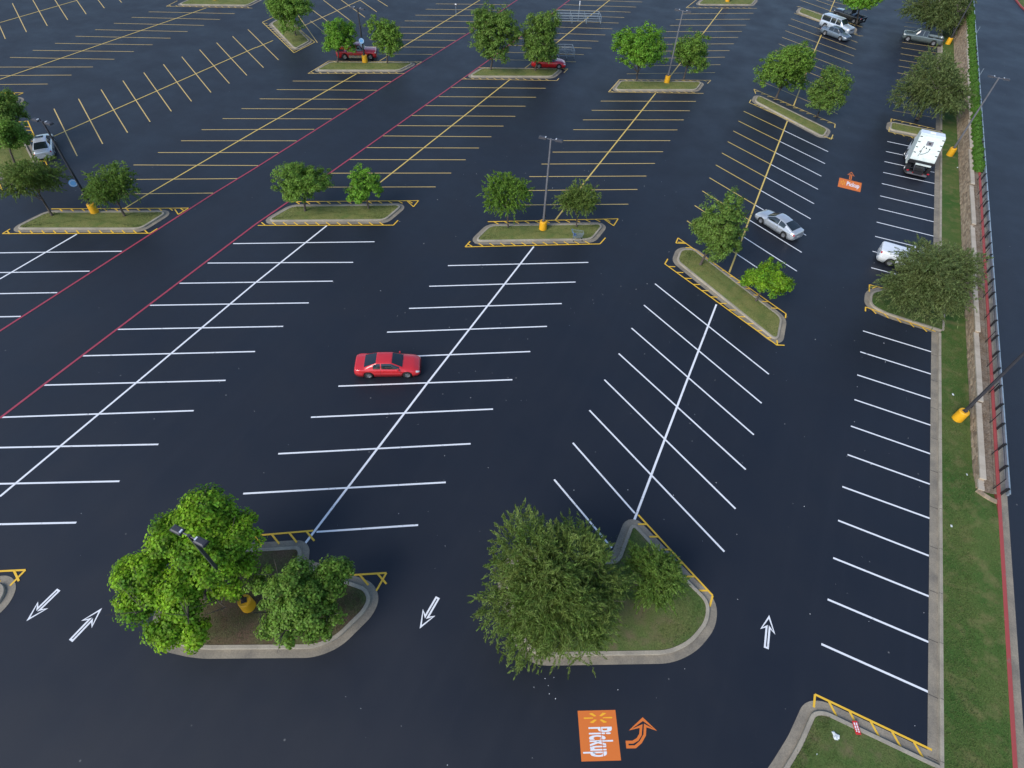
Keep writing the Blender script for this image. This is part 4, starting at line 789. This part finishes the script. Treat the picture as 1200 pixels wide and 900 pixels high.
suv=dict(W=1.98,wb=wb,fo=.95,ro=1.2,wr=1.15,cr=.35,belt=[(xr,1.10),(0,1.10),(1.2,1.08),(xf,.98)],top=[(xr,1.62),(xr+.10,1.80),(xr+.4,1.88),(.2,1.88),(.55,1.85),(1.25,1.22),(xf-.1,1.10),(xf,1.02)],
  wt=[(xr,.78),(.5,.76),(1.25,.80),(xf,.78)],x=[.6,1.22,-1.1,-1.0,-.15,-.05,.75,xr+.2,xf-.25],ws=(.6,1.22),rw=(xr,xr+.10),sw=[(xr+.25,-1.1),(-1.0,-.15),(-.05,.85)],mx=.85,doors=[-.05,-1.0],seams=[.95,-.1,-1.05],hl=.25)
p0=(0.42,119.20); hd=R(-28); car('pale silver sport utility vehicle parked over the far slanted island','sport utility vehicle','parked_suv','p_suv',p0[0]+math.cos(hd)*wb/2,p0[1]+math.sin(hd)*wb/2,-28,-1,suv)
def pickup_truck(wb,fo,ro,W,cabr,cabf,cover=False,z=1.05,roof=1.78):
    xf=wb/2+fo; xr=-wb/2-ro
    return dict(W=W,wb=wb,fo=fo,ro=ro,wr=1.12,cr=.3,belt=[(xr,z),(cabf,z),(xf,z-.08)],
      top=[(xr,z+.02),(cabr-.02,z+.03),(cabr,z+.05),(cabr+.12,roof-.03),(cabr+.3,roof),(cabf-.55,roof-.01),(cabf+.08,z+.12),(xf-.1,z+.03),(xf,z-.04)],
      wt=[(xr,W/2-.2),(cabr,.66),(cabf-.55,.64),(cabf+.1,.74),(xf,.74)],x=[cabr,cabr+.12,cabr+.3,cabf-.52,cabf+.06,cabr+.22,cabf-.15,(cabr+cabf)/2-.2,(cabr+cabf)/2-.12,xf-.2],
      bed=(cabr-.05,),bedz=.72,cover=cover,ws=(cabf-.52,cabf+.06),rw=(cabr,cabr+.12),sw=[(cabr+.22,(cabr+cabf)/2-.2),((cabr+cabf)/2-.12,cabf-.12)],mx=cabf-.2,doors=[(cabr+cabf)/2-.25],seams=[cabr+.05,cabf-.02],hl=.2,tl=.14,tj=5,hj=(4,4))
p5=pickup_truck(3.46,.85,1.15,1.95,-.75,.95); p5['rocker']='chrome'; p5['bumper']='chrome'
car('dark red pickup truck with silver sills behind the lamp post with the disc sign','pickup truck','pickup_truck','p_maroon',(-57.61-54.67)/2,(68.11+69.93)/2,31,-1,p5)
p9=pickup_truck(3.75,.9,1.2,2.0,-.8,1.15); p9['bumper']='chrome'
car('grey green pickup truck backed up to the kerb by a yellow lamp base','pickup truck','pickup_truck','p_green',(16.89+13.04)/2,120.6,180,1,p9)
p8=pickup_truck(3.3,.85,1.15,1.9,-.7,1.0); hd=R(151); p0=(4.54,124.66)
car('black pickup truck under the bright tree at the top edge','pickup truck','pickup_truck','p_black',p0[0]+math.cos(hd)*1.65,p0[1]+math.sin(hd)*1.65,151,1,p8)
p11=pickup_truck(3.5,.85,1.15,2.0,-.6,1.2,cover=True,z=1.22,roof=1.92); p11['tl']=.16
p0=(13.35,54.94); car('white pickup truck with a flat bed cover half hidden by the broad tree','pickup truck','pickup_truck','p_white',p0[0]+1.75,p0[1]-.05,-2,-1,p11)

# white parking lot sweeper truck: cab in front, high hopper with sloping tail, sweeping gear behind
t=thing('sweeper_truck','white sweeper truck with a high sloping hopper and dark sweeping gear behind','truck',(15.18,76.2,.01),R(1.5),'vehicles parked in the lot')
t.scale=(1.04,1.04,1.12)
W2=1.2
def prism(prof,w0,w1=None,cz=None):
    """side profile (y,z) extruded across x, chamfered by w1 near the top"""
    mb=MB(); n=len(prof)
    for s in (-1,1):
        for (yy,zz) in prof: mb.v.append((s*(w0 if (cz is None or zz<cz) else w1),yy,zz))
    mb.f.append(tuple(range(n))[::-1]) ; mb.f.append(tuple(n+i for i in range(n)))
    for i in range(n): j=(i+1)%n; mb.f.append((i,j,n+j,n+i))
    return mb
prism([(-1.35,1.30),(-1.30,1.15),(1.25,1.0),(1.25,3.15),(.95,3.34),(.15,3.36),(-.10,3.25),(-1.30,1.55)],W2).build('hopper',MT['p_hopper'],t)
MB().box(0,.62,3.37,2.3,.9,.05).build('hopper_roof',MT['p_white'],t)
sl=Vector((0,-1.2,-1.70)).normalized(); nrm=Vector((0,-.816,.577))
def onslope(u,v,w_,h_,th,nm,m_):
    """plate on the sloping face: u across, v down the slope"""
    o=Vector((0,-.10,3.25)); c=o+Vector((u,0,0))+sl*v; mb=MB(); X=Vector((1,0,0))*w_/2; Yv=sl*h_/2; Nn=nrm*th
    P=[c-X-Yv,c+X-Yv,c+X+Yv,c-X+Yv]; mb.v=[tuple(p) for p in P]+[tuple(p+Nn) for p in P]; mb.f=[(0,1,2,3),(7,6,5,4),(0,4,5,1),(1,5,6,2),(2,6,7,3),(3,7,4,0)]
    return mb.build(nm,MT[m_],t)
onslope(0,1.02,2.30,2.0,.05,'tail_door','p_hopper')
onslope(-.02,.62,.62,.42,.07,'inspection_hatch','pole_pale'); onslope(-.02,.62,.24,.18,.09,'hatch_handle','black')
for s in (-1,1):
    for v in (.12,.62,1.12,1.62): onslope(s*1.05,v,.22,.07,.09,'door_clamp','black')
for u,v in ((-.42,1.0),(-.16,1.08),(.18,1.12),(-.6,1.45)): onslope(u,v,.09,.13,.10,'latch','black')
def hose(a,m_):
    mb=MB(); o=Vector((0,-.10,3.25)); mb.tube([tuple(o+Vector((u,0,0))+sl*v+nrm*.10) for u,v in a],.022,6); mb.build('hose',MT['black'],t)
hose([(-.4,1.0),(-.52,1.2),(-.5,1.5),(-.62,1.95)],0); hose([(.2,1.1),(.12,1.4),(-.15,1.6),(-.45,1.75)],0)
MB().box(0,-1.42,1.22,2.44,.16,.30).build('tail_beam',MT['black'],t)
MB().box(.25,-1.62,1.12,1.5,.16,.12).build('tail_step',MT['p_hopper'],t)
MB().box(0,0,.62,.9,5.0,.24).build('chassis',MT['black'],t)
prism([(1.35,.55),(3.05,.55),(3.10,1.15),(2.85,1.95),(2.55,2.15),(1.35,2.15)],1.02,.95,1.9).build('cab',MT['p_white'],t)
prism([(2.905,1.85),(3.105,1.20),(3.115,1.20),(2.915,1.86)],.90).build('windscreen',MT['glass'],t)
for s in (-1,1):
    MB().box(s*1.025,2.2,1.55,.02,.9,.48).build('side_window',MT['glass'],t)
    mb=MB().tube([(s*1.0,2.8,1.6),(s*1.36,2.9,1.7),(s*1.36,2.9,1.3)],.02,5); mb.build('mirror_arm',MT['black'],t)
    MB().box(s*1.38,2.92,1.55,.16,.10,.42).build('mirror',MT['black'],t)
    MB().box(s*1.02,1.0,.75,.35,.9,.5).build('side_tank',MT['p_white'],t)
    MB().box(s*1.05,-.1,.70,.22,.8,.40).build('tool_box',MT['p_hopper'],t)
    for yw in (2.15,-1.25):
        wh=link('wheel',TY,None,t); wh.location=(s*1.02,yw,.42); wh.rotation_euler=(0,0,R(90)); wh.scale=(1.27,-s*1.5,1.27); link('rim',RM[7],None,wh)
    mb=MB().box(s*.98,-1.25,.90,.38,1.1,.05); mb.box(s*.98,-1.80,.70,.38,.04,.40); mb.build('mudguard',MT['black'],t)
    MB().tube([(s*.45,-1.5,1.0),(s*.42,-2.25,.55)],.045,6).build('lift_arm',MT['pole_pale'],t)
    MB().lathe([(.0,0),(.30,0),(.42,-.22),(.42,-.26),(0,-.26)],16,c=(s*.75,-1.75,.45)).build('side_broom',MT['trim'],t)
    MB().box(s*1.0,-2.28,.62,.22,.06,.10).build('taillight',MT['tail'],t)
MB().box(0,-1.95,.75,.9,.5,.5).build('engine_cover',MT['trim'],t)
MB().box(0,-2.35,.42,1.9,.12,.16).build('rear_bumper',MT['pole_pale'],t)
MB().box(0,-2.42,.55,1.0,.06,.12).build('light_bar',MT['tail'],t)
MB().tube([(-.7,-1.9,.3),(.7,-1.9,.3)],.2,12).build('broom_roller',MT['black'],t)
MB().box(-.02,.7,3.42,.5,.3,.08).build('beacon_plate',MT['sign_white'],t)

# ---------------------------------------------------------------- cart corrals, shopping cart, small things
def corral(x,y,rz_,L,Wd,label,sign=True):
    t=thing('cart_corral',label,'cart corral',(x,y,0),rz_,'cart corrals')
    for s in (0,.5,1):
        n=3 if L>5 else 2
        for k in range(n+1): MB().tube([(L*k/n,s*Wd,0),(L*k/n,s*Wd,1.02)],.045,6).build('post',MT['steel'],t)
        for z in ((.35,.68,1.0) if s!=.5 else (1.0,)): MB().tube([(0,s*Wd,z),(L,s*Wd,z)],.045,6).build('rail',MT['steel'],t)
    MB().tube([(0,0,.06),(0,Wd,.06)],.03,6).build('floor_bar',MT['steel'],t); MB().tube([(L,0,.99),(L,Wd,.99)],.03,6).build('end_rail',MT['steel'],t)
    if sign:
        MB().tube([(L*.5,Wd*.5,0),(L*.5,Wd*.5,2.3)],.05,6).build('sign_post',MT['steel'],t)
        MB().box(L*.5,Wd*.5,2.45,.06,.42,.6).build('sign_panel',MT['sign_white'],t)
    return t
corral(-38.2,97.6,R(30),7.0,2.5,'long steel cart corral with a white sign post in the far parking row')
corral(*(-32.30,84.29),R(30),2.2,2.5,'short steel cart corral behind the tree over the red coupe',False)
t=thing('corral_sign','small dark sign on a post in the far left centre row','sign',(*(-53.36,91.55),0)); MB().tube([(0,0,0),(0,0,1.5)],.04,6).build('post',MT['steel'],t); MB().box(0,0,1.6,.42,.05,.5).build('panel',MT['pole'],t); MB().box(0,-.028,1.68,.3,.008,.16).build('panel_face',MT['sign_white'],t)
# abandoned shopping cart
t=thing('shopping_cart','blue grey plastic shopping cart left on the kerb of the island','shopping cart',(*(-13.55,44.39),.15),R(28))
def wire_basket():
    bot=[(-.40,-.20,.45),(.42,-.16,.50),(.42,.16,.50),(-.40,.20,.45)]; topp=[(-.46,-.28,.98),(.52,-.22,.88),(.52,.22,.88),(-.46,.28,.98)]; mb=MB()
    for P in (bot,topp): mb.tube([*P,P[0]],.014,5)
    for i in range(4):
        a0,a1,b0,b1=Vector(bot[i]),Vector(bot[(i+1)%4]),Vector(topp[i]),Vector(topp[(i+1)%4]); n=9 if i%2==0 else 6
        for k in range(n+1): mb.tube([tuple(a0.lerp(a1,k/n)),tuple(b0.lerp(b1,k/n))],.006,4,cap=False)
        for k in range(1,4): mb.tube([tuple(a0.lerp(b0,k/4)),tuple(a1.lerp(b1,k/4))],.006,4,cap=False)
    for k in range(1,8): mb.tube([tuple(Vector(bot[0]).lerp(Vector(bot[3]),k/8)),tuple(Vector(bot[1]).lerp(Vector(bot[2]),k/8))],.006,4,cap=False)
    return mb
wire_basket().build('basket',MT['steel'],t)
MB().tube([(-.46,-.28,.98),(-.58,-.27,1.04),(-.58,.27,1.04),(-.46,.28,.98)],.022,6).build('handle',MT['cloth_blue'],t)
MB().add([(-.40,-.22,.62),(-.40,.22,.62),(-.16,.20,.62),(-.16,-.20,.62),(-.44,-.25,.93),(-.44,.25,.93)],[(0,1,2,3),(0,4,5,1)]).build('child_seat',MT['cloth_blue'],t)
mb=MB()
for s in (-1,1): mb.tube([(-.42,s*.20,.45),(-.36,s*.24,.14),(.44,s*.19,.16),(.40,s*.16,.5)],.016,5)
mb.build('frame',MT['steel'],t)
for x_,y_ in ((-.36,.24),(-.36,-.24),(.44,.19),(.44,-.19)): MB().lathe([(0,-.015),(.06,-.015),(.06,.015),(0,.015)],12,c=(x_,y_,.065),axis='y').build('castor',MT['tyre'],t)
# marker posts on the verge
for q,lb in (((21.46,102.34),'slim pale marker post leaning over the hedge beside the wide verge tree'),((21.75,119.05),'slim pale marker post above the hedge near the top edge')):
    MB_=MB().tube([(0,0,0),(.05,.1,1.4)],.03,6); o=thing('marker_post',lb,'post',(21.1,q[1]-1.5,rz(q[1])+.1),mesh=MB_.mesh(),m=MT['galv'])
# litter
rg=random.Random(2); mb=MB(); 
for k in range(6):
    a=k*1.05; mb.box(.05*math.cos(a*2.3)+.03*k-.08,.10*math.sin(a*1.7),.04+.01*(k%3),.20+.03*(k%2),.15,.07+.02*(k%3),rz=a*2.1,top=.45)
thing('plastic_bag','crumpled white plastic bag on the grass of the corner island','litter',(*(12.90,12.39),.16),mesh=mb.mesh(),m=MT['litter'])
a=(13.69,13.53); b=(13.93,12.99); hd=math.atan2(b[1]-a[1],b[0]-a[0]); 
t=thing('placard','small red placard with white print lying across the kerb','placard',((a[0]+b[0])/2,(a[1]+b[1])/2,.19),hd); MB().box(0,0,0,.60,.25,.03).build('board',MT['red_card'],t)
mb=MB()
for yy in (-.055,.055):
    x_=-.22
    while x_<.18: l=rg.uniform(.05,.11); mb.box(x_+l/2,yy,.019,l,.06,.006); x_+=l+.025
mb.build('print',MT['sign_white'],t)
for px,lb in (((12.2,11.2),'small scrap of white paper on the corner island lawn'),):
    thing('paper_scrap',lb,'litter',(*px,.18),mesh=MB().box(0,0,0,.10,.07,.01).mesh(),m=MT['litter'])
k=0
for q,lb in (((18.57,39.98),'white paper scrap on the lawn strip just above the big lamp base'),((19.30,32.48),'pale scrap of litter at the foot of the block wall'),((18.30,27.78),'pale scrap on the lawn strip below the end of the wall'),((19.06,55.32),'pale flake of litter on the lawn beside the broad tree'),((19.63,78.59),'white scrap on the lawn under the sweeper truck lamp post')):
    thing('paper_scrap',lb,'litter',(q[0],q[1],.2),rg.uniform(0,3),mesh=MB().box(0,0,0,.20,.12,.03,top=.6).mesh(),m=MT['litter'])
# pale pebbles and crumbs on the asphalt
mb=MB(); rg=random.Random(12)
for i in range(220):
    x_=rg.uniform(-30,17); y_=rg.uniform(2,60); s=rg.uniform(.012,.036); mb.box(x_,y_,s*.3,s,s*rg.uniform(.6,1.5),s*.6,rz=rg.uniform(0,3),top=.6)
for i in range(6):
    x_,y_=(-0.88,8.49); x_+=rg.gauss(0,.3); y_+=rg.gauss(0,.5); s=rg.uniform(.02,.045); mb.box(x_,y_,s*.3,s,s,s*.6,top=.6)
link('gravel_crumbs',mb.mesh(),MT['sign_white'],kind='stuff',label='tiny pale stones and crumbs scattered on the dark asphalt',category='gravel')
